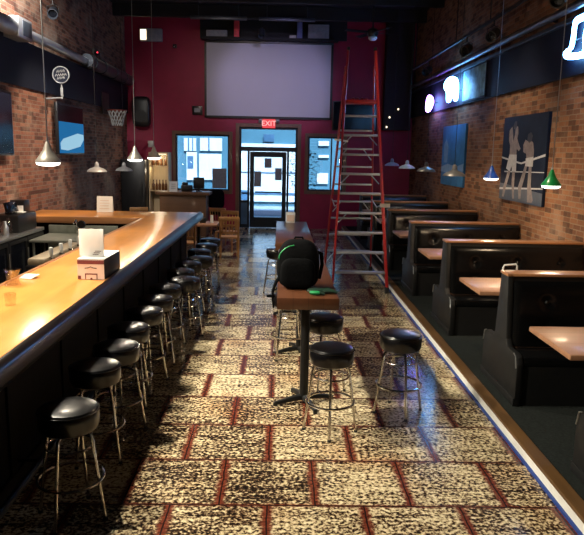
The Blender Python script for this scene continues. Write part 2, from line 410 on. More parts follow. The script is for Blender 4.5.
# bands under the ceiling
bm = B(); bx(bm, XL, XL + .05, YF, YB - .02, 3.12, 3.86); struct('trim_4', bm, 'navy')
bm = B(); bx(bm, XR - .05, XR, YF, YB - .02, 3.15, 3.80); struct('trim_5', bm, 'navy')
bm = B(); bx(bm, XR - .10, XR, YF, YB - .02, 3.80, 3.86, .01); struct('trim_6', bm, 'duct_dark')
bm = B()
for y in (9.5, 11.5, 13.5, 15.5, 17.3): bx(bm, XL + .01, XR - .01, y - .07, y + .07, 5.45, ZC)
struct('ceiling_beams', bm, 'black')
bm = B(); bx(bm, -2.2, 1.5, YB - .34, YB, 5.10, 5.16); struct('trim_7', bm, 'black')
bm = B(); bx(bm, -2.25, 1.75, YB - .02, YB, 5.16, ZC); struct('trim_8', bm, 'black')  # black board added to make the wall above the ledge dark
bm = B(); bx(bm, 2.80, XR - .11, YB - .35, YB, 2.80, ZC); struct('trim_9', bm, 'black')

# ------------------------------------------------------------------ outside
bm = B(); bx(bm, -14, 14, YB + .2, 40, -.16, -.06); struct('ground_outside', bm, 'asphalt')
bm = B()
bx(bm, -12, 12, 27, 27.6, -.1, 7)
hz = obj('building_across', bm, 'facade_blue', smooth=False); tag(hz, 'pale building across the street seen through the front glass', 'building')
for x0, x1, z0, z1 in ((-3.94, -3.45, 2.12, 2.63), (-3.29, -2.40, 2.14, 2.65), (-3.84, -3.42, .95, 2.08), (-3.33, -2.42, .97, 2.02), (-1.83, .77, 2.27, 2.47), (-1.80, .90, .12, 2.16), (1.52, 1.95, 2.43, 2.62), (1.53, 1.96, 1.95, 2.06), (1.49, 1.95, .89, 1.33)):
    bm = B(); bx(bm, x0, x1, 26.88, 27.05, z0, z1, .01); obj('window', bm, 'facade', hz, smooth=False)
for x0, x1, z0, z1 in ((-3.78, -3.72, 2.12, 2.63), (-3.60, -3.56, 2.12, 2.63), (-2.95, -2.90, 2.14, 2.65), (-3.80, -3.56, 1.44, 1.92), (-1.80, .90, .42, .50), (-1.80, .90, 1.30, 1.33), (-.72, -.28, 2.55, 2.85), (-1.66, -1.32, .1, .58)):
    bm = B(); bx(bm, x0, x1, 26.83, 26.879, z0, z1, .005); obj('window_bar', bm, 'facade_dark', hz, smooth=False)
bm = B(); bx(bm, -6, 6, 23.0, 23.35, -.06, .10, .02); struct('kerb_outside', bm, 'facade')
# a small dense tree outside between door and right window
tr = thing('street_tree', 'dark leafy tree outside between the door and the right front window', 'tree', (.68, 19.75, -.06))
bm = B(); add_tube(bm, [(0, 0, 0), (.02, 0, .5), (-.01, .01, 1.1), (0, 0, 1.9)], [.05, .045, .04, .02]); obj('trunk', bm, 'bark', tr)
bm = B(); rnd = random.Random(3)
for k in range(620):
    a = rnd.uniform(0, 2 * PI); zz = rnd.uniform(.95, 2.35); R = .50 * (1 - ((zz - 1.6) / .85) ** 2) ** .5 * rnd.uniform(.2, 1) if abs(zz - 1.6) < .85 else .1
    c = Vector((R * math.cos(a), R * .7 * math.sin(a), zz))
    rm = Matrix.Rotation(rnd.uniform(0, 6.3), 4, 'Z') @ Matrix.Rotation(rnd.uniform(-1, 1), 4, 'X')
    q = [c + rm @ Vector(p) for p in ((-.055, 0, 0), (0, .022, .01), (.055, 0, 0), (0, -.022, .01))]
    bm.faces.new([bm.verts.new(p) for p in q])
obj('foliage', bm, 'leaf', tr, smooth=False)

# ------------------------------------------------------------------ bar
BX0, BX1, BZ = -2.24, -1.46, 1.05
bar = thing('bar_counter', 'long L-shaped bar with varnished orange wood top and dark front', 'bar', (0, 0, 0))
bm = B(); bx(bm, BX0, BX1, .6, 11.75, BZ - .045, BZ, .008); obj('bar_top', bm, 'bar_top', bar)
bm = B(); bx(bm, XL + .01, BX0 - .001, 10.55, 11.75, BZ - .045, BZ - .001, .008); obj('bar_arm_top', bm, 'bar_top_x', bar)
bm = B()
bx(bm, BX0 - .02, BX0 + .02, .6, 10.53, BZ - .08, BZ + .006, .006)
bx(bm, XL + .01, BX0 + .02, 10.53, 10.565, BZ - .10, BZ + .004, .006)
obj('inner_lip', bm, 'cap_wood', bar)
bm = B()
rp = [(BX1 - .01, BZ - .10), (BX1 - .01, BZ - .005), (BX1 + .012, BZ + .012), (BX1 + .035, BZ + .004), (BX1 + .06, BZ - .03), (BX1 + .075, BZ - .09), (BX1 + .05, BZ - .13), (BX1 + .005, BZ - .14)]
add_prism(bm, rp, 'Y', .6, 11.80)
obj('elbow_rail', bm, 'rail', bar)
bm = B(); bx(bm, BX1 - .012, BX1 + .004, .6, 11.76, BZ - .01, BZ + .010, .003); obj('rail_bead', bm, 'bar_top', bar)
bm = B()
bx(bm, -2.0, -1.66, .6, 11.55, .0, BZ - .046)
for k in range(11): bx(bm, -1.665, -1.645, .8 + k, .9 + k, .10, BZ - .06, .004)
bx(bm, -1.665, -1.64, .6, 11.5, .0, .12, .004); bx(bm, -1.665, -1.64, .6, 11.5, BZ - .17, BZ - .06, .004)
bx(bm, XL + .02, -2.0, 10.9, 11.55, 0, BZ - .046)
obj('front_panel', bm, 'bar_front', bar, smooth=False)
bm = B(); add_tube(bm, [(-1.50, .6, .18), (-1.50, 11.5, .18)], .022, 10)
for k in range(8): add_tube(bm, [(-1.64, .9 + k * 1.5, .18), (-1.50, .9 + k * 1.5, .18)], .012, 8)
obj('foot_rail', bm, 'iron', bar)

# ------------------------------------------------------------------ stools
def make_stool(label, group, loc, rz):
    t = thing('bar_stool', label, 'stool', loc, rz, group)
    bm = B(); prof = [(.0001, .555), (.15, .555), (.165, .565), (.172, .59), (.174, .63), (.172, .665), (.160, .685), (.13, .694), (.07, .697), (.0001, .698)]
    add_lathe(bm, prof, seg=32); obj('seat', bm, 'seat_vinyl', t)
    bm = B(); add_ring(bm, (0, 0, .672), .1725, .0035, 32, 6); p = obj('piping', bm, 'vinyl', t)
    bm = B(); add_lathe(bm, [(.0001, .53), (.09, .53), (.12, .545), (.12, .556), (.0001, .556)], seg=24); obj('swivel_plate', bm, 'iron', t)
    for k in range(4):
        a = PI / 4 + k * PI / 2; c, s = math.cos(a), math.sin(a)
        bm = B(); add_tube(bm, [(r * c, r * s, z) for r, z in ((.04, .540), (.105, .538), (.130, .525), (.140, .49), (.205, .008), (.206, .0))], .0105, 8); l = obj('leg', bm, 'chrome', t)
        bm = B(); add_cyl(bm, (.206 * c, .206 * s, .0), (.204 * c, .204 * s, .018), .014, seg=10); obj('foot_cap', bm, 'rubber', l)
    bm = B(); add_ring(bm, (0, 0, .25), .186, .0095, 32, 8); obj('foot_ring', bm, 'chrome', t)
    bm = B(); add_ring(bm, (0, 0, .455), .134, .007, 28, 6); obj('upper_ring', bm, 'chrome', t)
    return t
ORD = ['nearest', 'second', 'third', 'fourth', 'fifth', 'sixth', 'seventh', 'eighth', 'ninth', 'tenth', 'eleventh', 'twelfth', 'thirteenth', 'fourteenth']
row = [(-1.20, 3.56), (-1.26, 4.32), (-1.23, 4.79), (-1.26, 5.32), (-1.25, 5.90), (-1.24, 6.42), (-1.24, 6.98), (-1.09, 7.42), (-1.22, 7.95), (-1.20, 8.50), (-1.10, 8.97), (-1.20, 9.62), (-1.16, 10.25), (-1.17, 10.90)]
lab = ['black-seated chrome bar stool nearest the camera along the bar'] + ['black-seated chrome bar stool, %s along the bar counting from the near end' % ORD[k] for k in range(1, 13)] + ['black-seated chrome bar stool at the far corner of the bar, last in the row']
proto = None
for k, (x, y) in enumerate(row):
    rz = (.62, .3, .9, .1, .75, .4, 1.2, .65, .2, .9, .5, .3, .8, .1)[k]
    if proto is None: proto = make_stool(lab[0], 'stools along the bar', (x, y, 0), rz)
    else: dup(proto, (x, y, 0), rz, lab[k], 'stools along the bar')
for (x, y, rz, lb) in ((.415, 4.80, .70, 'chrome stool with black seat before the near high table, left of the other free one'),
                       (1.02, 5.20, .95, 'chrome stool with black seat standing alone in the aisle right of the high table'),
                       (.42, 5.74, .5, 'chrome stool with black seat tucked under the right side of the near high table'),
                       (.115, 6.66, .1, 'chrome stool with black seat tucked under the left side of the near high table'),
                       (-.03, 9.85, .9, 'chrome stool with black seat at the left side of the far high table')):
    dup(proto, (x, y, 0), rz, lb, 'stools around the high tables')

# ------------------------------------------------------------------ high tables
def high_table(label, loc, length, cols):
    t = thing('high_table', label, 'table', loc, 0, 'narrow high tables in the aisle')
    bm = B(); bx(bm, -.245, .245, -length / 2, length / 2, .935, 1.03, .006); obj('tabletop', bm, 'hi_top', t)
    for cy in cols:
        bm = B(); add_cyl(bm, (0, cy, .03), (0, cy, .93), .038, seg=16); p = obj('column', bm, 'iron', t)
        bm = B(); bx(bm, -.14, .14, cy - .14, cy + .14, .915, .935, .004); obj('mounting_plate', bm, 'iron', p)
        bm = B()
        for a in (.35, .35 + PI / 2):
            for sgn in (1, -1):
                c, s = math.cos(a) * sgn, math.sin(a) * sgn
                add_tube(bm, [(0, cy, .055), (.12 * c, cy + .12 * s, .045), (.27 * c, cy + .27 * s, .022)], [.03, .026, .018], 8)
                add_cyl(bm, (.26 * c, cy + .26 * s, 0), (.26 * c, cy + .26 * s, .03), .02, seg=10)
        obj('cross_foot', bm, 'iron', p)
    return t
high_table('narrow wooden high table with the backpack on its near end', (.232, 6.25, 0), 2.6, (-.86, .58))
high_table('narrow wooden high table nearer the door with a white holder on its far end', (.19, 9.35, 0), 2.6, (-.8, .8))

bm = B(); add_box(bm, (0, 0, .085), (.14, .12, .17), .1, .008); o = obj('napkin_holder', bm, 'paper', loc=(.17, 10.45, 1.03)); tag(o, 'pale napkin holder box on the far end of the far high table', 'holder')
bm = B(); bx(bm, -.055, .055, -.068, -.062, .03, .13); obj('side_print', bm, 'pinkish', o)

# backpack on the near table
bp = thing('backpack', 'black backpack with green piping standing on the near high table', 'backpack', (.160, 5.38, 1.03), -.05)
def superball(bm, c, s, e=.55, seg=28, rings=16, taper=0.):
    def sp(v, p): return math.copysign(abs(v) ** p, v)
    R = []
    for i in range(rings + 1):
        ph = -PI / 2 + PI * i / rings; ring = []
        for k in range(seg):
            th = 2 * PI * k / seg
            x = sp(math.cos(ph), e) * sp(math.cos(th), e); y = sp(math.cos(ph), e) * sp(math.sin(th), e); z = sp(math.sin(ph), e)
            f = 1 - taper * max(0, z) ** 2
            ring.append(bm.verts.new((c[0] + s[0] * x * f, c[1] + s[1] * y * f, c[2] + s[2] * z)))
        R.append(ring)
    for a, b in zip(R, R[1:]):
        for k in range(seg): bm.faces.new((a[k], a[(k + 1) % seg], b[(k + 1) % seg], b[k]))
    bmesh.ops.remove_doubles(bm, verts=bm.verts[:], dist=1e-5)
bm = B(); superball(bm, (0, 0, .203), (.18, .115, .203), .55, taper=.22); obj('body', bm, 'fabric', bp)
bm = B(); superball(bm, (0, -.10, .14), (.145, .055, .125), .5, taper=.12); obj('front_pocket', bm, 'fabric', bp)
bm = B()
arc = [(-.155 + .0 * k, -.085, .25) for k in range(1)] + [(.158 * -math.cos(PI * k / 14), -.088, .25 + .120 * math.sin(PI * k / 14)) for k in range(7)]
add_tube(bm, arc, .005, 6); obj('zip_piping', bm, 'green', bp)
bm = B(); add_tube(bm, [(-.04, .03, .39), (-.03, .03, .418), (.03, .03, .418), (.04, .03, .39)], .009, 8); obj('carry_handle', bm, 'fabric', bp)
bm = B(); add_tube(bm, [(-.15, -.03, .10), (-.185, -.06, .04), (-.205, -.10, -.02), (-.205, -.11, -.09), (-.195, -.11, -.16)], [.014, .014, .012, .009, .008], 8); add_box(bm, (-.22, -.11, -.06), (.07, .012, .025), 0, .004); obj('shoulder_strap', bm, 'fabric', bp)
bm = B(); add_tube(bm, [(.16, .0, .30), (.19, -.01, .29), (.20, -.02, .20), (.18, -.03, .08)], [.016, .018, .016, .012], 8); obj('side_strap', bm, 'fabric', bp)
gl = thing('work_glove', 'crumpled green and black glove lying before the backpack on the high table', 'glove', (.31, 5.13, 1.03), .2)
bm = B(); superball(bm, (0, .02, .02), (.08, .05, .02), .8, 16, 8); 
for k in range(4): add_tube(bm, [(.04, .045 - .024 * k, .02), (.10, .05 - .03 * k, .024), (.145 + .01 * (k % 2), .045 - .032 * k, .014)], [.013, .013, .009], 8)
add_tube(bm, [(-.03, -.03, .018), (.0, -.07, .02), (.04, -.085, .012)], [.014, .013, .009], 8)
obj('glove_body', bm, 'green_dark', gl)
bm = B(); add_tube(bm, [(-.07, -.045, .02), (-.02, -.075, .022), (.0, -.08, .02)], [.014, .016, .012], 8); obj('cuff_tab', bm, 'green', gl)

# ------------------------------------------------------------------ booths
BXA, BXB = 1.98, 3.62
PROF = [(-.45, 0), (-.45, .36), (-.43, .42), (-.38, .44), (-.20, .44), (-.145, .50), (-.085, 1.04), (.085, 1.04), (.145, .50), (.20, .44), (.38, .44), (.43, .42), (.45, .36), (.45, 0)]
def cushion_back(sgn):
    # tufted back cushion: a grid leaned like the panel, with dents at the buttons
    bm = B(); nx, nz = 66, 26; x0, x1 = BXA + .055, BXB - .01; z0, z1 = .44, 1.0
    btn = [(x0 + (x1 - x0) * f, z) for f in (.18, .5, .82) for z in (.82, .60)]
    G = []
    for j in range(nz + 1):
        rowv = []
        for i in range(nx + 1):
            x = x0 + (x1 - x0) * i / nx; z = z0 + (z1 - z0) * j / nz
            base = .085 + (1.04 - z) * .11
            e = min(x - x0, x1 - x, z1 - z) ; puff = .030 * (1 - math.exp(-max(e, 0) / .03))
            for bxx, bz in btn:
                d2 = (x - bxx) ** 2 + (z - bz) ** 2; puff -= .022 * math.exp(-d2 / .0022)
                puff -= .005 * math.exp(-((x - bxx) / .02) ** 2) * math.exp(-((z - bz) / .09) ** 2)
            rowv.append(bm.verts.new((x, sgn * (base + .004 + puff), z)))
        G.append(rowv)
    for j in range(nz):
        for i in range(nx): bm.faces.new((G[j][i], G[j][i + 1], G[j + 1][i + 1], G[j + 1][i]))
    return bm, btn
def make_booth(label, cy):
    t = thing('booth_bench', label, 'booth', (0, cy, PZ), 0, 'black double booth benches along the brick wall')
    bm = B(); add_prism(bm, PROF, 'X', BXA, BXA + .05, bev=.005); obj('end_panel', bm, 'panel_black', t)
    bm = B(); bx(bm, BXA + .03, BXB, -.095, .095, 1.04, 1.066, .006); bx(bm, BXA - .008, BXA + .045, -.095, .095, 1.04, 1.066, .005); obj('cap_rail', bm, 'cap_wood', t)
    core = [(-.08, .05), (-.11, .44), (-.075, 1.04), (.075, 1.04), (.11, .44), (.08, .05)]
    bm = B(); add_prism(bm, core, 'X', BXA + .05, BXB); obj('back_core', bm, 'panel_black', t)
    for sgn in (-1, 1):
        bm, btn = cushion_back(sgn); bc = obj('back_cushion', bm, 'vinyl', t)
        for (x, z) in btn:
            if sgn > 0: continue
            bm = B(); add_ball(bm, (x, sgn * (.085 + (1.04 - z) * .11 + .004 + .016), z), (.016, .012, .016), 10, 6); obj('tuft_button', bm, 'button', bc)
        bm = B(); bx(bm, BXA + .055, BXB - .01, *sorted((sgn * .13, sgn * .435)), .34, .425, .025); sc = obj('seat_cushion', bm, 'vinyl', t)
        bm = B(); bx(bm, BXA + .055, BXB - .01, *sorted((sgn * .40, sgn * .425)), .0, .34); obj('seat_base', bm, 'panel_black', t, smooth=False)
        bm = B(); bx(bm, BXA + .052, BXB - .01, *sorted((sgn * .150, sgn * .168)), .425, .445, .004); obj('seat_trim', bm, 'frame_wood', t)
    bm = B(); bx(bm, BXA - .012, BXA, -.45, .45, .0, .07, .004); obj('base_trim', bm, 'panel_black', t)
    for s in (-1, 1):
        bm = B(); add_tube(bm, [(BXA - .004, s * .44, .33), (BXA - .004, s * .415, .425), (BXA - .004, s * .37, .442)], .006, 6); obj('corner_strip', bm, 'steel', t)
    return t
cys = [3.57, 5.57, 7.69, 9.81, 11.93, 14.05, 16.17]
blab = ['black booth bench at the right edge, only its corner in view', 'black tufted booth bench nearest the camera that shows its whole back', 'black tufted booth bench with a pale frame standing on the table just before it, second whole back',
        'black tufted booth bench right of the foot of the red ladder, third whole back', 'black booth bench behind the ladder foot, fourth whole back from the camera', 'black booth bench seen between the ladder rails, second from the front wall', 'black booth bench farthest away, nearest the front wall']
blab[2] = 'black tufted booth bench behind the table with the white menu stand, second whole back'
b0 = None
for y, lb in zip(cys, blab):
    if b0 is None: b0 = make_booth(lb, y)
    else: dup(b0, (0, y, PZ), 0, lb)
def booth_table(label, cy):
    t = thing('booth_table', label, 'table', (0, cy, PZ), 0, 'wooden booth tables')
    bm = B(); bx(bm, 1.965, 3.63, -.37, .37, .715, .755, .006); obj('tabletop', bm, 'booth_top', t)
    bm = B(); add_cyl(bm, (2.75, 0, .02), (2.75, 0, .70), .04, seg=14); bx(bm, 2.45, 3.05, -.2, .2, .695, .715); c = obj('column', bm, 'iron', t)
    bm = B()
    for a in (0, PI / 2):
        for s in (1, -1): add_tube(bm, [(2.75, 0, .04), (2.75 + .3 * math.cos(a) * s, .3 * math.sin(a) * s, .02)], [.03, .02], 8)
    obj('cross_foot', bm, 'iron', c)
    return t
tys = [4.53, 6.55, 8.72, 10.86, 12.98, 15.1]
tlab = ['light wood booth table at the right edge, nearest of the booth tables', 'light wood booth table carrying the white menu stand', 'light wood booth table, third from the camera, before the ladder-side booth', 'light wood booth table seen just right of the ladder, fourth from the camera', 'light wood booth table behind the ladder rails, fifth from the camera', 'light wood booth table farthest away by the front wall']
t0 = None
for y, lb in zip(tys, tlab):
    if t0 is None: t0 = booth_table(lb, y)
    else: dup(t0, (0, y, PZ), 0, lb)
ms = thing('menu_stand', 'white arched menu stand on the second booth table', 'stand', (2.33, 6.42, PZ + .755), .0)
bm = B(); add_tube(bm, [(-.07, 0, .01), (-.07, 0, .20), (-.06, 0, .225), (.06, 0, .235), (.07, 0, .22), (.07, 0, .01)], .009, 8); obj('stand_frame', bm, 'paper', ms)
bm = B(); bx(bm, -.062, .062, -.002, .002, .02, .215); obj('stand_pane', bm, 'glass_clear', ms)
bm = B(); bx(bm, -.08, .08, -.03, .03, 0, .012, .003); obj('stand_base', bm, 'paper', ms)

# ------------------------------------------------------------------ red ladder
lad = thing('step_ladder', 'tall red step ladder with grey steps straddling the aisle by the booths', 'ladder', (1.27, 10.95, 0))
ZT, ZH = 3.80, 3.55
def rail_pt(side, front, z):
    hw = .43 - .215 * min(1, z / ZT)
    y0 = -.98 if front else .93
    y1 = -.10 if front else .06
    return Vector((side * hw, y0 + (y1 - y0) * min(1, z / ZH), z))
for front in (True, False):
    for side in (-1, 1):
        a = rail_pt(side, front, .03); top = ZT if front else ZH; b = rail_pt(side, front, top)
        d = b - a; L = d.length; rot = d.to_track_quat('Z', 'Y').to_matrix().to_4x4()
        bm = B(); add_box(bm, (a + b) / 2, (.024, .062 if front else .050, L), rot=rot, bev=.004)
        add_box(bm, (a + b) / 2 + Vector((side * .011, 0, 0)), (.007, .074 if front else .058, L), rot=rot)
        r = obj('front_rail' if front else 'rear_rail', bm, 'red', lad)
        bm = B(); add_box(bm, (a.x, a.y - (.0), .045), (.055, .11, .09), bev=.006); obj('rail_foot', bm, 'rubber', r)
for k in range(9):
    z = .32 + .305 * k
    a, b = rail_pt(-1, True, z), rail_pt(1, True, z)
    bm = B(); bx(bm, a.x + .012, b.x - .012, a.y - .02, a.y + .085, z - .035, z, .004)
    if k % 2 == 1:
        for s, p in ((1, a), (-1, b)): add_tube(bm, [(p.x + s * .02, p.y + .03, z - .17), (p.x + s * .15, p.y + .04, z - .03)], .010, 6)
    obj('step', bm, 'alu', lad)
    if k < 8:
        z2 = z + .09; a, b = rail_pt(-1, False, z2), rail_pt(1, False, z2)
        bm = B(); bx(bm, a.x + .012, b.x - .012, a.y - .05, a.y + .02, z2 - .03, z2, .004)
        if k % 3 == 0:
            for s, p in ((1, a), (-1, b)): add_tube(bm, [(p.x + s * .02, p.y - .02, z2 - .20), (p.x + s * .16, p.y - .02, z2 - .02)], .010, 6)
        obj('rear_bar', bm, 'alu', lad)
a = rail_pt(-1, True, 2.98)
bm = B(); bx(bm, a.x + .012, -a.x - .012, a.y - .05, a.y + .30, 2.94, 3.0, .008)
for k in range(4): add_ball(bm, (-.12 + .07 * k, a.y + .05, 3.01), (.03, .03, .025), 10, 6)
obj('top_platform', bm, 'red', lad)
for s in (-1, 1):
    p, q = rail_pt(s, True, 1.35), rail_pt(s, False, 1.35); m = (p + q) / 2 + Vector((0, 0, -.08)); bm = B(); add_tube(bm, [p, m, q], .010, 6); obj('spreader', bm, 'alu', lad)
for s in (-1, 1):
    p = rail_pt(s, True, ZT); bm = B(); add_box(bm, p + Vector((0, 0, .0)), (.045, .10, .05), bev=.008); obj('rail_cap', bm, 'rubber', lad)
p = rail_pt(1, True, 1.35); bm = B(); add_box(bm, p + Vector((.03, -.06, 0)), (.16, .012, .06)); obj('rail_tag', bm, 'shade_pale', lad)
p = rail_pt(-1, True, 2.35); bm = B(); add_box(bm, p + Vector((-.02, -.05, 0)), (.22, .012, .03), rot=Matrix.Rotation(.12, 4, 'Y')); obj('rail_tag', bm, 'paper', lad)

# ------------------------------------------------------------------ pendants
def cone_pendant(label, shade, loc, glow=True, ztop=ZC, group='cone pendant lamps'):
    t = thing('pendant_lamp', label, 'lamp', loc, 0, group); K = .77   # loc is the rim centre
    bm = B(); add_lathe(bm, [(r * K, z * K) for r, z in ((.128, 0), (.132, .004), (.128, .02), (.095, .06), (.05, .13), (.022, .205), (.016, .215), (.010, .20), (.04, .125), (.088, .055), (.118, .01))], seg=28); obj('shade', bm, shade, t)
    bm = B(); add_lathe(bm, [(r * K, z * K) for r, z in ((.0001, -.040), (.07, -.037), (.115, -.022), (.126, .004), (.0001, .006))], seg=28); obj('diffuser', bm, 'lens', t)
    bm = B(); add_cyl(bm, (0, 0, .155), (0, 0, .19), .012, .007, 10); obj('cap', bm, 'steel', t)
    bm = B(); add_cyl(bm, (0, 0, .19), (0, 0, ztop - loc[2]), .0045, seg=6); obj('cord', bm, 'steel', t)
    return t
def dish_pendant(label, shade, loc, R=.18, group='dish pendant lamps'):
    t = thing('pendant_lamp', label, 'lamp', loc, 0, group); k = R / .18
    bm = B(); add_lathe(bm, [(r * k, z * k) for r, z in ((.18, 0), (.183, .006), (.165, .035), (.12, .065), (.06, .085), (.042, .10), (.036, .16), (.018, .185), (.012, .185), (.03, .15), (.034, .09), (.055, .078), (.115, .056), (.158, .03), (.174, .004))], seg=28); obj('shade', bm, shade, t)
    bm = B(); add_ball(bm, (0, 0, .045 * k), (.030, .030, .035), 12, 8); obj('bulb', bm, 'bulb', t)
    bm = B(); add_cyl(bm, (0, 0, .18 * k), (0, 0, ZC - loc[2]), .0045, seg=6); obj('cord', bm, 'iron', t)
    return t
WARM = (1., .72, .45)
for (x, y, z, lb, sh) in ((-1.9, 5.41, 2.03, 'steel cone pendant over the near stretch of the bar', 'shade_steel'), (-1.9, 8.62, 2.02, 'steel cone pendant over the far stretch of the bar, left of the bottle shelf', 'shade_steel'),
                          (-1.9, 9.9, 2.03, 'pale cone pendant over the far bar corner, before the bottle shelf', 'shade_pale')):
    cone_pendant(lb, sh, (x, y, z)); light('POINT', 'bar_pendant_light', (x, y, z - .09), 24, (1., .86, .66), shadow_soft_size=.08)
for (x, y, z, lb, sh) in ((2.8, 6.73, 1.86, 'green cone pendant over the booths, right of the boxing picture', 'shade_green'), (2.8, 8.68, 1.86, 'blue cone pendant over the booths, left of the boxing picture', 'shade_blue')):
    cone_pendant(lb, sh, (x, y, z)); light('POINT', 'booth_pendant_light', (x, y, z - .09), 26, WARM, shadow_soft_size=.08)
for (x, y, z, lb, sh, w) in ((2.8, 10.55, 1.82, 'grey dish pendant hanging before the blue picture', 'shade_grey', 60), (2.8, 12.61, 1.83, 'grey dish pendant just left of the blue picture', 'shade_grey', 60),
                          (2.8, 14.54, 1.84, 'pale dish pendant over the booths, second from the front wall', 'shade_pale', 14), (2.8, 16.52, 1.86, 'pale dish pendant over the booths nearest the front wall', 'shade_pale', 3),
                          (-3.4, 12.22, 1.72, 'white dish pendant left of the bar below the wall television', 'shade_pale', 3), (-3.4, 14.32, 1.68, 'white dish pendant left of the bar in the far corner', 'shade_pale', 2)):
    dish_pendant(lb, sh, (x, y, z)); light('POINT', 'dish_light', (x, y, z + .015), w, WARM if x > 0 else (1, .85, .7), shadow_soft_size=.03)

# ------------------------------------------------------------------ front wall furnishings
scn = thing('projection_screen', 'large grey projection screen over the entrance door', 'screen', (-.39, YB - .05, 3.05))
bm = B(); bx(bm, -1.68, 1.72, -.012, .0, .06, 1.99); obj('screen_cloth', bm, 'screen', scn, smooth=False)
bm = B(); bx(bm, -1.74, 1.78, -.02, .045, 1.99, 2.10, .006); bx(bm, -1.74, -1.68, -.02, .0, .0, 1.99); bx(bm, 1.72, 1.78, -.02, .0, .0, 1.99); bx(bm, -1.74, 1.78, -.02, .0, 0, .06); obj('screen_frame', bm, 'plastic', scn)
ex = thing('exit_sign', 'lit red EXIT sign over the entrance door', 'sign', (-.35, YB - .04, 2.80))
bm = B(); bx(bm, -.18, .18, -.03, .03, 0, .24, .01); obj('sign_box', bm, 'exit_red', ex)
fc = bpy.data.curves.new('exit_text', 'FONT'); fc.body = 'EXIT'; fc.size = .20; fc.extrude = .004; fc.align_x = 'CENTER'; fc.align_y = 'CENTER'
fo = bpy.data.objects.new('exit_text', fc); C.objects.link(fo)
bpy.context.view_layer.update()
me = bpy.data.meshes.new_from_object(fo.evaluated_get(bpy.context.evaluated_depsgraph_get())); bpy.data.objects.remove(fo)
fo = bpy.data.objects.new('lettering', me); C.objects.link(fo); me.materials.clear(); me.materials.append(M['exit_letter'])
fo.parent = ex; fo.location = (0, -.034, .12); fo.rotation_euler = (PI / 2, 0, 0)
for s in (-1, 1):
    bm = B(); add_box(bm, (s * .235, 0, .185), (.10, .07, .10), bev=.01); add_cyl(bm, (s * .235, -.02, .185), (s * .235, -.05, .175), .035, .04, 12); obj('emergency_lamp', bm, 'shade_grey', ex)
def speaker(label, loc, s):
    t = thing('wall_speaker', label, 'speaker', loc)
    bm = B(); superball(bm, (0, 0, 0), (s[0] / 2, s[1] / 2, s[2] / 2), .45, 24, 14); obj('cabinet', bm, 'plastic', t)
    bm = B(); add_lathe(bm, [(.0001, 0), (s[0] * .30, 0), (s[0] * .34, .01), (.0001, .012)], (0, -s[1] / 2 + .0, -s[2] * .15), 24, rot=Matrix.Rotation(PI / 2, 4, 'X')); obj('grille', bm, 'iron', t)
    bm = B(); bx(bm, -.06, .06, s[1] / 2 - .05, s[1] / 2 + .06, -.08, .08); obj('bracket', bm, 'iron', t)
    return t
speaker('black rounded speaker on the maroon wall left of the screen', (-3.83, YB - .21, 3.16), (.50, .30, .82))
tv = thing('television', 'black television on the maroon wall behind the red ladder', 'television', (2.03, YB - .06, 3.15))
bm = B(); bx(bm, -.62, .62, -.03, .03, -.38, .42, .008); obj('bezel', bm, 'plastic', tv)
bm = B(); bx(bm, -.59, .59, -.034, -.029, -.35, .39); obj('screen_glass', bm, 'tv_dark', tv)
bm = B(); bx(bm, -.2, .2, .03, .059, -.2, .2); obj('wall_mount', bm, 'iron', tv)
ac = thing('emergency_light', 'white and grey wall light box high on the maroon wall left of the screen', 'light', (-3.56, YB - .075, 5.03))
bm = B(); bx(bm, -.30, .30, -.06, .074, 0, .33, .015); obj('housing', bm, 'carton', ac)
bm = B(); bx(bm, -.28, -.12, -.068, -.058, .03, .30, .004); obj('lit_panel', bm, 'bulb_dim', ac)
bm = B(); add_box(bm, (0, 0, 0), (.10, .10, .09), bev=.01); add_cyl(bm, (0, -.05, -.01), (0, -.10, -.03), .03, .035, 12); o = obj('camera_housing', bm, 'plastic', loc=(-2.93, YB - .051, 4.93)); tag(o, 'small black security camera beside the wall light box', 'camera')
bm = B(); add_ball(bm, (0, -.10, -.03), (.016, .016, .016), 8, 6); obj('lens', bm, 'sign_white', o)
wp = thing('control_panel', 'small dark control panel on the maroon wall left of the screen', 'panel', (-2.33, YB - .04, 3.24))
bm = B(); bx(bm, -.14, .14, -.02, .039, -.12, .12, .01); obj('case', bm, 'plastic', wp)
bm = B(); bx(bm, -.08, .08, -.026, -.019, -.05, .06); obj('display', bm, 'carton', wp)
bm = B(); bx(bm, -.085, .085, -.012, .012, -.09, .09, .006); o = obj('wall_plate', bm, 'shade_pale', loc=(-3.63, YB - .0125, 2.30)); tag(o, 'pale square wall plate above the bottle shelf', 'plate')
# things on the ledge above the screen
for k, (x0, x1, z1, m, lb, nm) in enumerate(((-2.05, -1.50, .17, 'carton', 'low grey box at the left end of the ledge above the screen', 'storage_box'), (-1.31, -1.17, .42, 'banner_red', 'narrow upright red board on the ledge above the screen', 'upright_board'),
        (.38, .52, .42, 'banner_blue', 'narrow upright bluish board on the ledge above the screen', 'upright_board'), (.68, 1.24, .20, 'carton', 'lower grey box at the right end of the ledge above the screen', 'storage_box'), (.18, .36, .08, 'shade_pale', 'small pale box beside the bluish board on the ledge', 'storage_box'))):
    bm = B(); bx(bm, x0, x1, YB - .30, YB - .12, 5.16, 5.16 + z1, .006); tag(obj(nm, bm, m), lb, 'box' if nm == 'storage_box' else 'board')
bm = B(); bx(bm, .68, 1.24, YB - .28, YB - .14, 5.362, 5.53, .006); tag(obj('storage_box', bm, 'carton'), 'upper grey box stacked at the right end of the ledge above the screen', 'box')

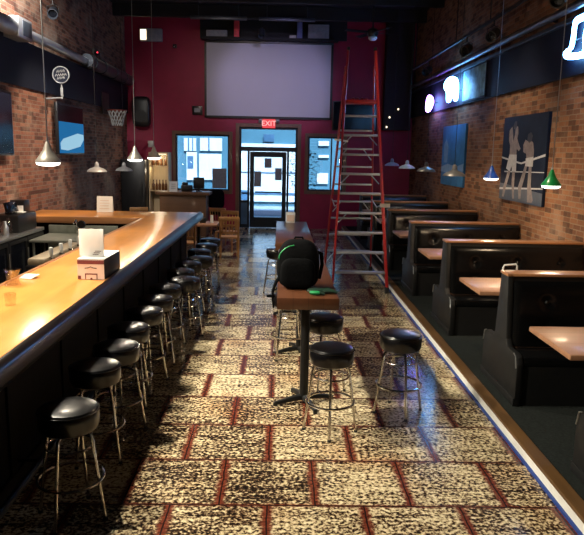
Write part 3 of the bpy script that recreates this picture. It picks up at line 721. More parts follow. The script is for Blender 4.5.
# ceiling hung lights near the screen
def track_head(label, loc, aim, group, m='plastic', drop=None, on=False):
    t = thing('track_light', label, 'light', loc, 0, group)
    d = (Vector(aim) - Vector(loc)).normalized(); rot = d.to_track_quat('Z', 'Y').to_matrix()
    bm = B(); add_lathe(bm, [(.0001, -.14), (.05, -.14), (.075, -.10), (.085, .10), (.09, .11), (.078, .11), (.07, .05), (.0001, .05)], seg=18, rot=rot); obj('can', bm, m, t)
    bm = B(); add_lathe(bm, [(.0001, .052), (.068, .052), (.068, .06), (.0001, .062)], seg=18, rot=rot); obj('lens', bm, 'bulb' if on else 'tv_dark', t)
    bm = B(); u = rot @ Vector((1, 0, 0)); z = drop if drop is not None else .25
    add_tube(bm, [u * .09, u * .10 + Vector((0, 0, .09)), Vector((0, 0, .13)), -u * .10 + Vector((0, 0, .09)), -u * .09], .008, 6); add_cyl(bm, (0, 0, .13), (0, 0, z), .012, seg=8); obj('yoke', bm, 'iron', t)
    return t
track_head('dark stage spotlight hanging before the ledge over the screen', (-.55, 17.5, 5.15), (-.55, 14, 0), 'ceiling spotlights', 'duct_dark', ZC - 5.15)
for k, (x, y) in enumerate(((-1.6, 17.0), (.1, 17.0))):
    bm = B(); bx(bm, x - .7, x + .7, y - .04, y + .04, 5.36, 5.44, .01); add_cyl(bm, (x - .5, y, 5.43), (x - .5, y, ZC), .01); add_cyl(bm, (x + .5, y, 5.43), (x + .5, y, ZC), .01)
    tag(obj('lighting_bar', bm, 'duct_dark'), ('dark lighting bar hung from the ceiling left of the stage spotlight', 'dark lighting bar hung from the ceiling right of the stage spotlight')[k], 'bar', 'ceiling lighting bars')
fan = thing('ceiling_fan', 'dark ceiling fan with a pale light bowl above the red ladder', 'fan', (2.05, 15.5, 4.75))
bm = B(); add_cyl(bm, (0, 0, .2), (0, 0, ZC - 4.75), .02); add_lathe(bm, [(.0001, .02), (.10, .03), (.13, .10), (.12, .18), (.05, .22), (.0001, .22)], seg=20); obj('motor', bm, 'plastic', fan)
bm = B(); add_lathe(bm, [(.0001, -.06), (.06, -.05), (.10, -.01), (.10, .02), (.0001, .025)], seg=20); obj('light_bowl', bm, 'sign_white', fan)
for k in range(4):
    a = .4 + k * PI / 2; bm = B(); add_box(bm, (.42 * math.cos(a), .42 * math.sin(a), .12), (.56, .13, .012), bev=.004, rot=Matrix.Rotation(a, 4, 'Z') @ Matrix.Rotation(.2, 4, 'X')); obj('blade', bm, 'iron', fan)

# ------------------------------------------------------------------ left wall
def wall_tv(label, y0, y1, picture):
    t = thing('television', label, 'television', (XL + .10, (y0 + y1) / 2, 2.02), 0, 'televisions on the left brick wall'); h = (y1 - y0) / 2
    bm = B(); bx(bm, -.03, .03, -h, h, 0, .96, .008); obj('bezel', bm, 'plastic', t)
    bm = B(); bx(bm, .028, .034, -h + .03, h - .03, .03, .93); s = obj('screen_glass', bm, 'tv_dark', t)
    bm = B(); bx(bm, -.099, -.03, -.2, .2, .3, .7); obj('wall_mount', bm, 'iron', t)
    if picture:
        bm = B(); bx(bm, .0345, .0365, -h + .03, h - .03, .03, .62); obj('picture', bm, 'tv_blue', s)
        bm = B(); pts = [(-h + .10, .10), (-h + .5, .08), (h - .3, .16), (h - .05, .30), (h - .06, .40), (h - .45, .42), (-.1, .36), (-h + .25, .30), (-h + .08, .22)]
        add_prism(bm, pts, 'X', .037, .039); obj('picture_swoosh', bm, 'tv_white', s)
    return t
wall_tv('television on the left brick wall showing a blue and white picture', 12.45, 14.05, True)
wall_tv('dark television on the left brick wall at the photo edge', 8.80, 10.38, False)
dc = thing('air_duct', 'round metal air duct along the top of the left brick wall', 'duct', (0, 0, 0))
bm = B(); add_tube(bm, [(-4.13, 4.0, 3.95), (-4.13, 10.45, 3.95)], .13, 20); obj('round_duct', bm, 'duct', dc)
bm = B(); bx(bm, -4.27, -4.0, 10.4, 10.95, 3.80, 4.11, .01); obj('junction_box', bm, 'duct', dc)
bm = B(); bx(bm, -4.001, -3.99, 10.55, 10.90, 3.84, 4.07, .004); obj('open_end_shade', bm, 'duct_dark', dc)  # dark plate stands in for the shade inside the box's open end
bm = B(); add_tube(bm, [(-4.15, 10.9, 3.96), (-4.15, 14.4, 3.96)], .075, 16); obj('narrow_duct', bm, 'duct', dc)
bm = B(); add_tube(bm, [(-4.12, 14.3, 3.97), (-4.12, 18.2, 3.97)], .14, 16); 
for y in (14.6, 15.4, 16.4, 17.4): add_ring(bm, (-4.12, y, 3.97), .145, .015, 20, 6, axis='Y')
obj('flexible_duct', bm, 'duct_dark', dc)
t = track_head('black wall spotlight high on the left brick wall', (-3.98, 11.9, 4.45), (-3.4, 9.6, 3.2), None, 'duct_dark', .3)
bm = B(); add_tube(bm, [(0, 0, .28), (-.15, 0, .30), (-.30, 0, .30)], .015, 8); obj('wall_arm', bm, 'iron', t)
sc_ = thing('security_camera', 'small dark security camera with a red light on the left wall', 'camera', (-4.2, 15.4, 4.28))
bm = B(); add_ball(bm, (0, 0, 0), (.07, .07, .06), 14, 8); bx(bm, -.089, -.03, -.05, .05, -.03, .09); obj('dome', bm, 'plastic', sc_)
bm = B(); add_ball(bm, (.03, -.065, .0), (.018, .018, .018), 8, 6); obj('indicator', bm, 'red_led', sc_)
rs = thing('round_sign', 'round white blade sign on a bracket above the wall television', 'sign', (-3.98, 12.2, 3.44))
rY = Matrix.Rotation(PI / 2, 4, 'X')
bm = B(); add_lathe(bm, [(.0001, -.02), (.150, -.02), (.156, -.012), (.156, .012), (.150, .02), (.0001, .02)], seg=28, rot=rY); obj('disc', bm, 'navy', rs)
bm = B(); add_ring(bm, (0, -.022, 0), .145, .010, 28, 6, axis='Y'); obj('disc_border', bm, 'sign_dim', rs)
bm = B()
for z, w in ((.055, .14), (-.01, .20), (-.065, .13)):
    pts = [(-w / 2 + w * i / 10, -.024, z + .018 * (1 if i % 2 else -1) + .02 * i / 10) for i in range(11)]; add_tube(bm, pts, .010, 6)
obj('script_lettering', bm, 'sign_dim', rs)
bm = B(); add_cyl(bm, (0, 0, -.15), (0, 0, -.42), .014, seg=8); add_tube(bm, [(0, 0, -.40), (-.31, 0, -.42)], .014, 8); add_box(bm, (0, -.0, -.30), (.045, .03, .16), bev=.006); obj('bracket', bm, 'sign_dim', rs)
hp = thing('basketball_hoop', 'small basketball hoop with white net in the far left corner', 'hoop', (-3.95, 16.1, 3.06))
bm = B(); add_ring(bm, (0, 0, 0), .225, .012, 28, 8); obj('rim', bm, 'hoop', hp)
bm = B(); add_tube(bm, [(-.225, 0, 0), (-.28, 0, -.02)], .02, 8); bx(bm, -.289, -.265, -.30, .30, -.10, .40); obj('backboard', bm, 'plastic', hp)
bm = B(); n = 14; lv = [(.222, 0), (.19, -.09), (.16, -.18), (.135, -.27), (.125, -.36)]
for i in range(n):
    for sgn in (1, -1):
        pts = [(r * math.cos(2 * PI * (i + sgn * .5 * j) / n), r * math.sin(2 * PI * (i + sgn * .5 * j) / n), z) for j, (r, z) in enumerate(lv)]
        add_tube(bm, pts, .008, 5)
obj('net', bm, 'net', hp)

# ------------------------------------------------------------------ right wall
def picture(label, name, y0, y1, z0, z1, base):
    t = thing(name, label, 'picture', (XR - .025, (y0 + y1) / 2, z0))
    h = (y1 - y0) / 2; bm = B(); bx(bm, -.02, .024, -h, h, 0, z1 - z0, .004); obj('canvas', bm, base, t); return t, h, z1 - z0
t, h, H = picture('dark boxing picture on the right brick wall between blue and green lamps', 'boxing_picture', 8.93, 10.70, 1.47, 2.76, 'photo_navy')
def flat(name, polys, m, par, d):
    for poly in polys:
        bm = B(); add_prism(bm, poly, 'X', -.0205 - d, -.0195); obj(name, bm, m, par, smooth=False)
def pp(pts): return [(h - 2 * h * u, H * (1 - v)) for u, v in pts]   # u left to right in view, v top to bottom
flat('painted_floor', [pp([(0, .80), (1, .86), (1, 1), (0, 1)])], 'photo_floor', t, .001)
flat('painted_rope', [pp([(0, .475), (.5, .54), (.5, .56), (0, .495)]), pp([(.5, .54), (1, .44), (1, .465), (.5, .56)]), pp([(0, .86), (1, .80), (1, .815), (0, .885)]), pp([(.1, .65), (1, .63), (1, .64), (.1, .665)])], 'rope', t, .0015)
flat('painted_figure', [pp([(.16, .16), (.22, .12), (.25, .20), (.27, .30), (.30, .22), (.31, .12), (.36, .12), (.38, .20), (.36, .26), (.42, .34), (.46, .38), (.42, .41), (.37, .38), (.37, .47), (.20, .47), (.20, .34), (.16, .28)]),
    pp([(.20, .62), (.10, .85), (.08, .97), (.13, .97), (.18, .82), (.26, .64)]), pp([(.30, .64), (.37, .64), (.37, .82), (.40, .97), (.35, .97), (.31, .80)]),
    pp([(.50, .96), (.47, .82), (.55, .66), (.60, .55), (.64, .56), (.60, .72), (.55, .84), (.55, .96)]), pp([(.70, .98), (.68, .80), (.68, .58), (.74, .58), (.75, .78), (.82, .95), (.80, .98)])], 'skin', t, .002)
flat('painted_trunks', [pp([(.20, .45), (.38, .45), (.39, .65), (.29, .65), (.28, .58), (.24, .65), (.14, .62)]), pp([(.60, .49), (.76, .47), (.76, .58), (.60, .58)])], 'trunks', t, .0025)
flat('painted_figure', [pp([(.52, .34), (.56, .28), (.62, .30), (.66, .27), (.73, .32), (.76, .40), (.76, .50), (.62, .52), (.60, .44), (.53, .42)])], 'skin', t, .0022)
flat('painted_head', [pp([(.25, .11), (.28, .06), (.33, .06), (.34, .12), (.31, .15), (.27, .15)]), pp([(.60, .28), (.61, .22), (.67, .20), (.71, .24), (.70, .30), (.64, .32)])], 'photo_hair', t, .0028)
t, h, H = picture('blue picture on the right brick wall left of the boxing picture', 'blue_picture', 12.92, 14.72, 1.52, 2.77, 'poster_blue')
flat('painted_shape', [pp([(0, .70), (.3, .64), (.7, .68), (1, .62), (1, .75), (.6, .80), (0, .78)]), pp([(.10, .30), (.2, .22), (.30, .35), (.28, .62), (.12, .62)])], 'poster_pale', t, .0015)
# wall panel lit by the neon next to it
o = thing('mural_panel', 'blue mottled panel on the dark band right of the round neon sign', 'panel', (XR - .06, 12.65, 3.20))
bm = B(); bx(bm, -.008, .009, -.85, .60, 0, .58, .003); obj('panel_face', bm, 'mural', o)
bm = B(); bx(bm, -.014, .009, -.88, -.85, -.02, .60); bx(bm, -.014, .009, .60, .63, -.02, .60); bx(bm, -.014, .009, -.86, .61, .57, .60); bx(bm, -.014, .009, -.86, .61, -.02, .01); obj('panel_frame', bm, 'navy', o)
# neon signs
def neon(label, name, pts, scales, mats, r, x, smooth_pts=True):
    k = x / 3.6; pts = [(p[0] * k, 2.15 + (p[1] - 2.15) * k) for p in pts]
    cy = sum(p[0] for p in pts) / len(pts); cz = sum(p[1] for p in pts) / len(pts)
    t = thing(name, label, 'neon sign', (x, cy, cz))
    n = len(pts); fine = []
    for i in range(n):
        p0, p1, p2, p3 = (Vector(pts[(i + k) % n]) for k in (-1, 0, 1, 2))
        for q in range(4):
            u = q / 4; fine.append(.5 * ((2 * p1) + (p2 - p0) * u + (2 * p0 - 5 * p1 + 4 * p2 - p3) * u * u + (3 * p1 - p0 - 3 * p2 + p3) * u ** 3))
    for s, m in zip(scales, mats):  # inner outlines are added tubes that fill the sign with glow
        bm = B(); add_tube(bm, [(0, (p.x - cy) * s, (p.y - cz) * s) for p in fine], r, 8, True); obj('neon_tube', bm, m, t)
    bm = B()
    y0, y1 = min(p[0] for p in pts) - cy, max(p[0] for p in pts) - cy
    for yy in (y0 * .6, y1 * .6): add_tube(bm, [(0, yy, 0), (XR - .05 - x, yy, 0)], .008, 6)
    add_tube(bm, [(.01, y0 * .6, 0), (.01, y1 * .6, 0)], .008, 6)
    obj('mount', bm, 'iron', t)
    return t
neon('large white boot-shaped neon sign at the right edge', 'neon_sign', [(8.36, 3.80), (8.22, 3.83), (8.02, 3.82), (7.95, 3.78), (8.02, 3.60), (8.0, 3.37), (8.10, 3.36), (8.20, 3.36), (8.51, 3.40), (8.57, 3.46), (8.43, 3.49), (8.38, 3.62)], (1., .86), ('neon', 'neon'), .024, 3.52)
neon('round-topped white neon sign on the dark band', 'neon_sign', [(14.80, 3.62), (14.75, 3.74), (14.31, 3.80), (13.85, 3.72), (13.70, 3.56), (13.70, 3.30), (13.85, 3.28), (13.98, 3.40), (14.2, 3.40), (14.32, 3.29), (14.5, 3.31), (14.56, 3.50)], (.92, .66, .40, .18), ('neon',) * 4, .030, 3.45)
neon('small leaf-shaped bluish violet neon sign, farthest on the dark band', 'neon_sign', [(16.26, 3.58), (15.9, 3.46), (15.94, 3.32), (16.23, 3.20), (16.55, 3.23), (16.55, 3.42), (16.47, 3.53)], (.92, .62, .3), ('neon_violet', 'neon', 'neon'), .026, 3.45)
bm = B(); add_tube(bm, [(3.46, 4.0, 3.92), (3.46, 17.8, 3.92)], .045, 14); 
for y in (6, 9, 12, 15, 17.5): add_tube(bm, [(3.46, y, 3.92), (3.64, y, 3.92)], .015, 8)
tag(obj('wall_pipe', bm, 'pipe'), 'glossy metal pipe running along the top of the right dark band', 'pipe')
bm = B(); bx(bm, 3.18, 3.22, 6.5, 16.5, 4.18, 4.22)
for y in (7.5, 10.5, 12.5, 16.2): add_cyl(bm, (3.2, y, 4.2), (3.2, y, ZC), .01, seg=6)
tag(obj('light_track', bm, 'black'), 'black light track hung along the right wall', 'track')
for k, (y, lb) in enumerate(((14.8, 'black track light nearest the front wall on the right track'), (11.75, 'black track light above the blue mural panel'), (10.3, 'black track light in the middle of the right track, above the boxing picture'), (7.9, 'black track light nearest the camera on the right track'))):
    track_head(lb, (3.2, y, 3.97), (2.2, y - 1.2, 3.2), 'track lights along the right wall', 'plastic', .21)
bm = B()
pts = [(2.9, 17.9, 2.95), (3.1, 17.6, 3.05), (3.3, 17.3, 3.2)]
lc = thing('string_lights', 'dim string of tiny lights in the dark far right corner', 'lights', (0, 0, 0))
bm = B(); add_tube(bm, [(2.82, 18.17, 2.82), (2.86, 18.17, 3.0), (3.05, 18.17, 3.24), (3.3, 18.17, 3.45), (3.5, 18.17, 3.5)], .006, 6); obj('wire', bm, 'iron', lc)
for p in ((2.88, 18.16, 2.88), (2.95, 18.16, 3.14), (3.18, 18.16, 3.36)):
    bm = B(); add_ball(bm, p, (.022, .022, .028), 10, 6); obj('bulb', bm, 'bulb_dim', lc)

# ------------------------------------------------------------------ on and behind the bar
cd = thing('napkin_caddy', 'printed pink and black napkin caddy on the near bar top', 'caddy', (-1.59, 5.70, BZ), -.02)
bm = B(); bx(bm, -.115, .115, -.25, .25, 0, .175, .004); obj('caddy_box', bm, 'plastic', cd)
bm = B(); bx(bm, -.113, .113, -.254, -.249, .004, .171); fr = obj('printed_front', bm, 'pinkish', cd)
bm = B(); bx(bm, -.113, .113, -.256, -.252, .135, .168); bx(bm, -.05, .055, -.256, -.252, .045, .055); bx(bm, -.05, -.042, -.256, -.252, .006, .05); bx(bm, .047, .055, -.256, -.252, .006, .05); bx(bm, -.005, .012, -.256, -.252, .004, .018); bx(bm, -.11, -.085, -.256, -.252, .006, .035); obj('front_print', bm, 'maroon_print', fr)
bm = B(); add_tube(bm, [(-.05, -.256, .10), (-.02, -.256, .104), (0, -.256, .112), (.02, -.256, .104), (.05, -.256, .10)], .004, 5); obj('emblem', bm, 'ink', fr)
bm = B(); bx(bm, -.113, .113, -.248, .24, .174, .179); obj('paper_top', bm, 'paper', cd)
cs = thing('menu_card', 'tall white menu card standing in the napkin caddy', 'card', (-1.615, 5.56, BZ + .18), -.02)
bm = B(); bx(bm, -.105, .105, -.006, .006, 0, .24, .002); obj('card', bm, 'paper', cs)
bm = B()
for k in range(3): bx(bm, .01 + .01 * k, .06 + .012 * k, -.0085, -.0055, .02 + .014 * k, .025 + .014 * k)
obj('printed_lines', bm, 'ink', cs)
sg = thing('menu_card', 'white tented card on the far arm of the bar', 'card', (-3.07, 11.45, BZ), .05)
bm = B(); rA = Matrix.Rotation(-.18, 4, 'X'); add_box(bm, (0, -.0, .14), (.27, .006, .28), rot=rA); obj('card', bm, 'paper', sg)
bm = B(); add_box(bm, (0, .075, .12), (.27, .006, .26), rot=Matrix.Rotation(.30, 4, 'X')); obj('card_back', bm, 'paper', sg)
bm = B()
for k in range(4): add_box(bm, (0, -.005 + .012 * 0 - .03 + .014 * k, .07 + .045 * k), (.17 - .02 * (k % 2), .002, .008), rot=rA)
obj('printed_lines', bm, 'pinkish', sg)
bm = B(); add_lathe(bm, [(.0001, 0), (.062, 0), (.066, .01), (.052, .05), (.046, .075), (.055, .11), (.070, .14), (.066, .14), (.050, .11), (.041, .075), (.047, .05), (.058, .014), (.0001, .012)], seg=24)
tag(obj('glass_vase', bm, 'glass_clear', loc=(-2.13, 5.14, BZ)), 'small waisted clear glass vase at the left edge of the bar', 'vase')
bm = B()
for k in range(4): add_box(bm, (.008 * k, .012 * k, .005 + .007 * k), (.055, .12, .006), 1.2 + .1 * k, .002)
tag(obj('napkin_stack', bm, 'paper', loc=(-2.14, 5.46, BZ)), 'small fanned stack of white napkins behind the glass vase', 'napkins')
bm = B(); add_lathe(bm, [(.0001, 0), (.035, 0), (.042, .09), (.039, .09), (.033, .008), (.0001, .008)], seg=20); tag(obj('drinking_glass', bm, 'glass_clear', loc=(-1.88, 4.48, BZ)), 'clear drinking glass at the very left edge on the bar top', 'glass')

cl = thing('bottle_cooler', 'black back bar bottle cooler with glass doors along the left wall', 'cooler', (-3.98, 8.9, 0))
bm = B(); bx(bm, -.29, .24, -1.35, 1.35, .06, .87); bx(bm, -.27, .20, -1.3, 1.3, 0, .06); obj('cabinet', bm, 'plastic', cl, smooth=False)
bm = B(); bx(bm, -.30, .27, -1.36, 1.36, .87, .92, .008); obj('cooler_top', bm, 'steel', cl)
for k in range(4):
    y0, y1 = -1.33 + .668 * k, -1.33 + .668 * k + .648
    bm = B()
    for a in ((y0, y0 + .05, .10, .85), (y1 - .05, y1, .10, .85), (y0 + .05, y1 - .05, .10, .15), (y0 + .05, y1 - .05, .80, .85)): bx(bm, .24, .27, a[0], a[1], a[2], a[3])
    d = obj('door', bm, 'iron', cl, smooth=False)
    bm = B(); bx(bm, .25, .256, y0 + .05, y1 - .05, .15, .80); obj('door_glass', bm, 'tv_dark', d, smooth=False)
    bm = B(); add_tube(bm, [(.285, y1 - .025, .30), (.285, y1 - .025, .70)], .010, 8); obj('handle', bm, 'steel', d)
pt = thing('cash_register', 'black cash register terminal with receipt printer on the bottle cooler', 'register', (-3.95, 9.75, .92), 0)
bm = B(); bx(bm, -.17, .19, -.36, .36, 0, .26, .03); obj('register_body', bm, 'plastic', pt)
bm = B(); add_box(bm, (.02, -.18, .36), (.05, .36, .16), bev=.01, rot=Matrix.Rotation(-.25, 4, 'Y')); obj('display', bm, 'tv_dark', pt)
bm = B(); add_box(bm, (.0, -.18, .275), (.10, .12, .05), bev=.005); obj('display_foot', bm, 'iron', pt)
bm = B(); bx(bm, -.12, .10, .12, .34, .26, .44, .012); pr = obj('receipt_printer', bm, 'plastic', pt)
bm = B(); bx(bm, -.08, .08, .105, .122, .27, .36); bx(bm, -.10, .12, -.02, .12, .262, .274); obj('receipt_paper', bm, 'paper', pr)
for k, (yy, m, hh, lb) in enumerate(((8.95, 'glass_clear', .30, 'clear glass bottle beside the cash register'), (9.15, 'steel', .20, 'steel shaker beside the cash register'), (9.28, 'glass_clear', .24, 'clear glass pitcher against the cash register'))):
    bm = B(); add_lathe(bm, [(.0001, 0), (.05, 0), (.052, hh * .55), (.03, hh * .75), (.022, hh), (.0001, hh)], seg=18); tag(obj(('bottle', 'cocktail_shaker', 'pitcher')[k], bm, m, loc=(-3.86, yy, .92)), lb, ('bottle', 'shaker', 'pitcher')[k])
sk = thing('bar_sink', 'grey metal bar sink unit under the far arm of the bar', 'sink', (-3.35, 9.95, 0))
bm = B(); bx(bm, -.35, .75, -.38, .50, .76, .80, .006); bx(bm, -.35, .75, .47, .50, .80, .93, .004)
for x in (-.30, .70):
    for y in (-.33, .44): add_cyl(bm, (x, y, 0), (x, y, .77), .02)
obj('drainboard', bm, 'grey_green', sk)
bm = B(); bx(bm, -.1, .35, -.30, .36, .55, .762, .01); obj('basin', bm, 'grey_green', sk)
bm = B(); add_tube(bm, [(.12, .42, .80), (.12, .42, 1.0), (.12, .36, 1.03), (.12, .26, .98)], .014, 8); obj('faucet', bm, 'chrome', sk)
tp = thing('tap_tower', 'low beige tap rail with white handles behind the bar', 'taps', (-2.86, 8.3, 0))
bm = B(); bx(bm, -.12, .12, -.75, .75, .50, .78, .02); bx(bm, -.10, .10, -.7, .7, 0, .50); obj('tap_cabinet', bm, 'plastic', tp)
bm = B(); bx(bm, -.10, .10, -.72, .72, .78, .86, .015); obj('tap_rail', bm, 'beige', tp)
for k in range(4):
    y = -.54 + .36 * k; bm = B(); add_tube(bm, [(.08, y, .84), (.15, y, .84), (.16, y, .77)], .016, 8); q = obj('faucet', bm, 'chrome', tp)
    bm = B(); add_lathe(bm, [(.0001, 0), (.016, 0), (.026, .07), (.022, .11), (.0001, .115)], (.12, y, .86), 12); obj('tap_handle', bm, 'paper', q)
rd = thing('round_stand', 'black round-headed stand behind the bar by the sink', 'fan', (-3.20, 10.44, .93))  # round dark head on a pole, kind of thing unknown
rd.location = (-2.98, 9.78, .80)
bm = B(); add_lathe(bm, [(.0001, -.025), (.055, -.03), (.065, 0), (.055, .03), (.0001, .025)], (0, 0, .22), 18, rot=rY); obj('stand_head', bm, 'plastic', rd)
bm = B(); add_cyl(bm, (0, 0, .01), (0, 0, .17), .010, seg=8); obj('stand_stem', bm, 'plastic', rd)
bm = B(); add_lathe(bm, [(.0001, 0), (.06, 0), (.055, .015), (.0001, .018)], seg=18); obj('stand_foot', bm, 'plastic', rd)

# ------------------------------------------------------------------ far left corner
fg = thing('tall_cabinet', 'tall black cabinet in the far left corner beside the bottle shelf', 'cabinet', (-3.92, 17.95, 0))
bm = B(); bx(bm, -.35, .30, -.35, .35, .05, 1.88, .01); bx(bm, -.32, .27, -.3, .3, 0, .05); obj('cabinet_body', bm, 'plastic', fg)
bm = B(); bx(bm, -.33, .28, -.372, -.352, .08, 1.85, .005); d = obj('door', bm, 'plastic', fg)
bm = B(); add_tube(bm, [(.22, -.39, .9), (.22, -.39, 1.3)], .012, 8); obj('handle', bm, 'iron', d)
sh = thing('bottle_shelf', 'pale lit open shelf unit with bottles left of the front window', 'shelf', (-3.33, 18.2, 0))
bm = B(); bx(bm, -.27, -.24, -.22, .30, 0, 2.08); bx(bm, .24, .27, -.22, .30, 0, 2.08); obj('side_panel', bm, 'shelf_wood', sh)
bm = B(); bx(bm, -.24, .24, .27, .30, .0, 2.08); obj('back_panel', bm, 'shelf_wood', sh)
for z in (.30, 1.05, 1.72, 2.06):
    bm = B(); bx(bm, -.24, .24, -.22, .27, z - .02, z); obj('shelf_board', bm, 'shelf_wood', sh)
bm = B(); bx(bm, -.2, .2, -.18, -.13, 2.022, 2.038); obj('light_strip', bm, 'bulb_dim', sh)
light('POINT', 'shelf_light', (-3.33, 18.02, 1.98), 9, (1, .86, .62), shadow_soft_size=.05)
light('POINT', 'shelf_light', (-3.33, 18.02, 1.62), 4, (1, .86, .62), shadow_soft_size=.05)
bo = None; q = 0
for z, n in ((1.72, 4), (1.05, 5)):
    for k in range(n):
        x = -3.33 - .17 + .34 * k / (n - 1)
        lb = '%s bottle from the left on the %s level of the lit bottle shelf' % (('first', 'second', 'third', 'fourth', 'fifth')[k], 'upper' if z > 1.5 else 'lower')
        if bo is None:
            bo = thing('liquor_bottle', lb, 'bottle', (x, 18.12, z), 0, 'bottles on the lit shelf')
            bm = B(); add_lathe(bm, [(.0001, 0), (.036, 0), (.038, .01), (.038, .15), (.016, .20), (.013, .26), (.0001, .26)], seg=14); obj('bottle_body', bm, 'bottle_amber', bo)
            bm = B(); add_lathe(bm, [(.0001, .26), (.015, .26), (.015, .285), (.0001, .285)], seg=12); obj('cap', bm, 'iron', bo)
        else: dup(bo, (x, 18.12 + .02 * (k % 2), z), 0, lb)
hs = thing('host_stand', 'brown wooden host counter below the left front window', 'counter', (-2.42, 16.75, 0))
bm = B(); bx(bm, -.62, .55, -.28, .30, 0, 1.04, .006); obj('counter_body', bm, 'desk_wood', hs)
bm = B(); bx(bm, -.70, .64, -.36, .36, 1.04, 1.11, .008); obj('counter_top', bm, 'desk_wood', hs)
bm = B(); add_box(bm, (0, 0, .13), (.20, .008, .26), rot=Matrix.Rotation(-.12, 4, 'X')); o = obj('sign_card', bm, 'paper', loc=(-2.70, 16.55, 1.11)); tag(o, 'white sign card standing on the host counter', 'card')
bm = B()
for k in range(3): add_box(bm, (0, -.014 + .008 * (k - 1), .09 + .05 * k), (.11, .003, .012), rot=Matrix.Rotation(-.12, 4, 'X'))
obj('printed_lines', bm, 'carton', o)
mo = thing('computer_monitor', 'black computer monitor on the host counter before the window', 'monitor', (-2.09, 16.8, 1.11), .1)
bm = B(); bx(bm, -.14, .14, -.02, .02, .08, .36, .008); obj('screen_back', bm, 'plastic', mo)
bm = B(); add_cyl(bm, (0, 0, .01), (0, 0, .10), .02); bx(bm, -.08, .08, -.07, .07, 0, .014); obj('monitor_foot', bm, 'plastic', mo)
bm = B(); add_box(bm, (0, 0, .08), (.30, .22, .16), .1, .03); add_box(bm, (-.05, 0, .19), (.14, .14, .08), .3, .02); tag(obj('receipt_machine', bm, 'plastic', loc=(-2.40, 16.85, 1.11)), 'low dark machine between sign card and monitor on the host counter', 'machine')

# dining table and chairs by the entrance
def make_chair(label, loc, rz):
    t = thing('dining_chair', label, 'chair', loc, rz, 'wooden slat back chairs')   # faces +Y, back at -Y
    bm = B(); superball(bm, (0, .0, .43), (.21, .20, .018), .35, 20, 6); obj('seat', bm, 'chair_wood', t)
    for sx in (-1, 1):
        bm = B(); add_tube(bm, [(sx * .185, .17, 0), (sx * .18, .165, .42)], [.016, .022], 8); obj('leg', bm, 'chair_wood', t)
        bm = B(); add_tube(bm, [(sx * .18, -.21, 0), (sx * .18, -.175, .43), (sx * .185, -.21, .66), (sx * .19, -.245, .84)], [.016, .022, .02, .016], 8); obj('leg', bm, 'chair_wood', t)
        bm = B(); add_tube(bm, [(sx * .18, -.195, .20), (sx * .182, .168, .20)], .011, 6); obj('stretcher', bm, 'chair_wood', t)
    bm = B(); add_box(bm, (0, -.245, .82), (.40, .026, .085), bev=.01); obj('top_rail', bm, 'chair_wood', t)
    bm = B(); add_box(bm, (0, -.195, .54), (.36, .022, .045), bev=.006); obj('lower_rail', bm, 'chair_wood', t)
    for k in range(5):
        x = -.13 + .065 * k; bm = B(); add_tube(bm, [(x, -.197, .55), (x, -.218, .68), (x, -.243, .79)], .011, 6); obj('slat', bm, 'chair_wood', t)
    return t
ch = make_chair('wooden slat back chair nearest the door, its back to the camera', (-1.02, 13.15, 0), .05)
for (x, y, rz, lb) in ((-1.16, 14.05, 2.9, 'wooden slat back chair beyond the small dining table, behind the nearest one'), (-1.36, 15.15, -.3, 'wooden chair before the host counter, top rail showing over the dining table'),
                       (-1.78, 12.22, .1, 'wooden slat back chair half hidden behind the far bar corner'), (-3.24, 15.0, .2, 'wooden chair before the tall black cabinet, top rail showing over the bar')):
    dup(ch, (x, y, 0), rz, lb)
dt = thing('dining_table', 'small wooden dining table beyond the far bar corner', 'table', (-1.62, 12.95, 0))
bm = B(); bx(bm, -.39, .39, -.39, .39, .69, .73, .006); obj('tabletop', bm, 'booth_top', dt)
bm = B(); add_cyl(bm, (0, 0, .03), (0, 0, .69), .035, seg=14); obj('column', bm, 'iron', dt)
bm = B(); bx(bm, -.28, .28, -.03, .03, 0, .035, .006); bx(bm, -.03, .03, -.28, .28, 0, .034, .006); obj('cross_foot', bm, 'iron', dt)
bm = B(); add_cyl(bm, (0, 0, 0), (0, 0, .15), .035, .03, 14); tag(obj('condiment_jar', bm, 'paper', loc=(-1.36, 12.95, .73)), 'white condiment jar at the right end of the dining table', 'jar')
bm = B(); bx(bm, -.06, .06, -.04, .04, 0, .10, .006); tag(obj('napkin_dispenser', bm, 'plastic', loc=(-1.53, 12.92, .73)), 'small black napkin dispenser on the dining table', 'dispenser')
bm = B(); add_box(bm, (0, 0, .09), (.11, .006, .18), rot=Matrix.Rotation(-.12, 4, 'X')); tag(obj('table_card', bm, 'paper', loc=(-1.60, 13.1, .73)), 'white upright card at the back of the dining table', 'card')
# dark coat-like chair by the host stand end: a high black chair
hc = thing('office_chair', 'black high-backed chair at the right end of the host counter', 'chair', (-1.62, 17.2, 0), .4)
bm = B(); superball(bm, (0, 0, .55), (.24, .24, .05), .5, 20, 8); obj('seat', bm, 'fabric', hc)
bm = B(); superball(bm, (0, .22, .88), (.23, .05, .26), .55, 20, 10); obj('backrest', bm, 'fabric', hc)
bm = B(); add_cyl(bm, (0, 0, .06), (0, 0, .52), .03); obj('gas_column', bm, 'iron', hc)
bm = B(); add_tube(bm, [(0, .18, .55), (0, .26, .62), (0, .25, .80)], .02, 8); obj('back_bracket', bm, 'iron', hc)
bm = B()
for k in range(5):
    a = k * 2 * PI / 5; add_tube(bm, [(0, 0, .08), (.26 * math.cos(a), .26 * math.sin(a), .045)], [.025, .018], 8); add_ball(bm, (.26 * math.cos(a), .26 * math.sin(a), .025), (.025, .025, .025), 8, 6)
obj('star_base', bm, 'iron', hc)

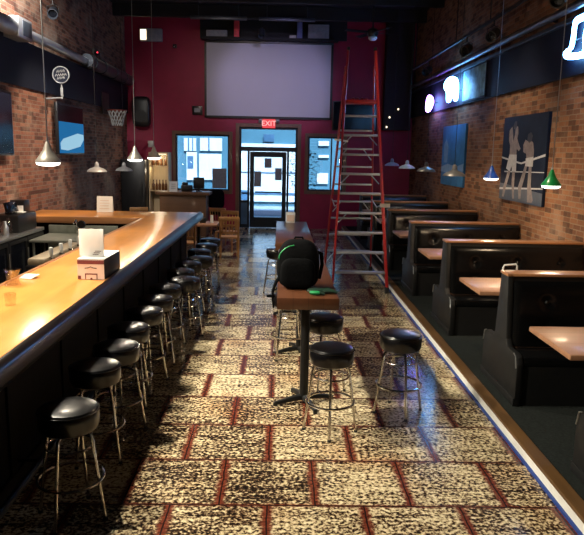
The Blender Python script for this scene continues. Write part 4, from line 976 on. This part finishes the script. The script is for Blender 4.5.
# ------------------------------------------------------------------ lights
DAY = (1., .91, .74)
for k, y in enumerate((3.2, 5.2, 7.4)):
    light('SPOT', 'bar_spot', (-2.9, y, 4.20), (1000, 1000, 760)[k], DAY, (-.1, y + .2, 0), spot_size=math.radians(80), spot_blend=.45, shadow_soft_size=.06)
    track_head(('black track light over the bar nearest the camera', 'black track light over the middle of the near bar', 'black track light over the bar, farthest of the three')[k], (-2.98, y, 4.36), (-.3, y + .2, 0), 'track lights over the bar', 'plastic', ZC - 4.36)
light('SPOT', 'wall_spot', (-3.75, 9.9, 5.05), 900, (1., .95, .88), (-4.29, 10.8, 4.4), spot_size=math.radians(80), spot_blend=.7, shadow_soft_size=.05)
for y, p in ((7.0, 470), (10.0, 470), (13.2, 190)):
    light('SPOT', 'right_wall_fill', (.9, y, 5.3), p, (1., .80, .58), (XR, y + .3, 1.5), spot_size=math.radians(56), spot_blend=.8, shadow_soft_size=.1)  # spots added to brighten the right brick, no fixtures of the room
for y, p in ((8.6, 1250), (11.4, 950)):
    light('SPOT', 'left_wall_fill', (-1.6, y, 5.3), p, (1., .80, .60), (XL, y + .4, 1.6), spot_size=math.radians(46), spot_blend=.6, shadow_soft_size=.1)  # extra spots added to lift the left brick, without fixtures
light('SPOT', 'bar_arm_fill', (-2.9, 9.2, 5.2), 420, (1., .85, .62), (-3.0, 10.8, 1.0), spot_size=math.radians(36), spot_blend=.7, shadow_soft_size=.1)  # spot added so the far arm of the bar comes out bright
light('SPOT', 'dining_fill', (-.6, 12.2, 5.4), 520, (1., .82, .58), (-.8, 12.6, 0), spot_size=math.radians(44), spot_blend=.8, shadow_soft_size=.1)  # spot added to brighten the chairs and the far floor
light('SPOT', 'front_wall_wash', (-1.5, 13.2, 5.3), 210, (1., .80, .7), (-1.6, YB, 2.2), spot_size=math.radians(75), spot_blend=.9, shadow_soft_size=.15)
light('SPOT', 'screen_fill', (.2, 12.5, 5.5), 480, (.64, .56, 1.), (-.2, YB, 4.0), spot_size=math.radians(34), spot_blend=.55, shadow_soft_size=.2)  # violet spot added to light the screen cloth
light('SUN', 'street_sun', (0, 24, 20), 11, (.72, .90, 1.), aim=None, angle=.02).rotation_euler = (math.radians(48), 0, math.radians(12))
w = bpy.data.worlds.new('sky'); SC.world = w; w.use_nodes = True
nt = w.node_tree; bg = nt.nodes['Background']
sky = nt.nodes.new('ShaderNodeTexSky'); sky.sky_type = 'HOSEK_WILKIE'; sky.sun_direction = (0.2, -.6, .75); sky.turbidity = 3
nt.links.new(sky.outputs[0], bg.inputs[0]); bg.inputs[1].default_value = 6
SC.cycles.diffuse_bounces = 1; SC.cycles.glossy_bounces = 3; SC.cycles.max_bounces = 8; SC.cycles.transparent_max_bounces = 12

# ------------------------------------------------------------------ camera
cam = bpy.data.cameras.new('camera'); co = bpy.data.objects.new('camera', cam); C.objects.link(co); SC.camera = co
F = 650.; cam.sensor_fit = 'HORIZONTAL'; cam.sensor_width = 36; cam.lens = 36 * F / 584; cam.clip_start = .05; cam.clip_end = 200
d = Vector(((281 - 292) / F, -(152 - 267.5) / F, -1.)).normalized()
u = Vector((math.sin(.016), math.cos(.016), 0)); u = (u - d * u.dot(d)).normalized(); r = d.cross(u)
R = Matrix((r, d, u)).transposed()          # world -> camera
co.matrix_world = Matrix.Translation((0, 0, 2.15)) @ R.transposed().to_4x4()

SC.view_settings.view_transform = 'Standard'; SC.view_settings.look = 'None'; SC.view_settings.gamma = 1; SC.view_settings.exposure = 0.0
SC.view_settings.use_curve_mapping = False
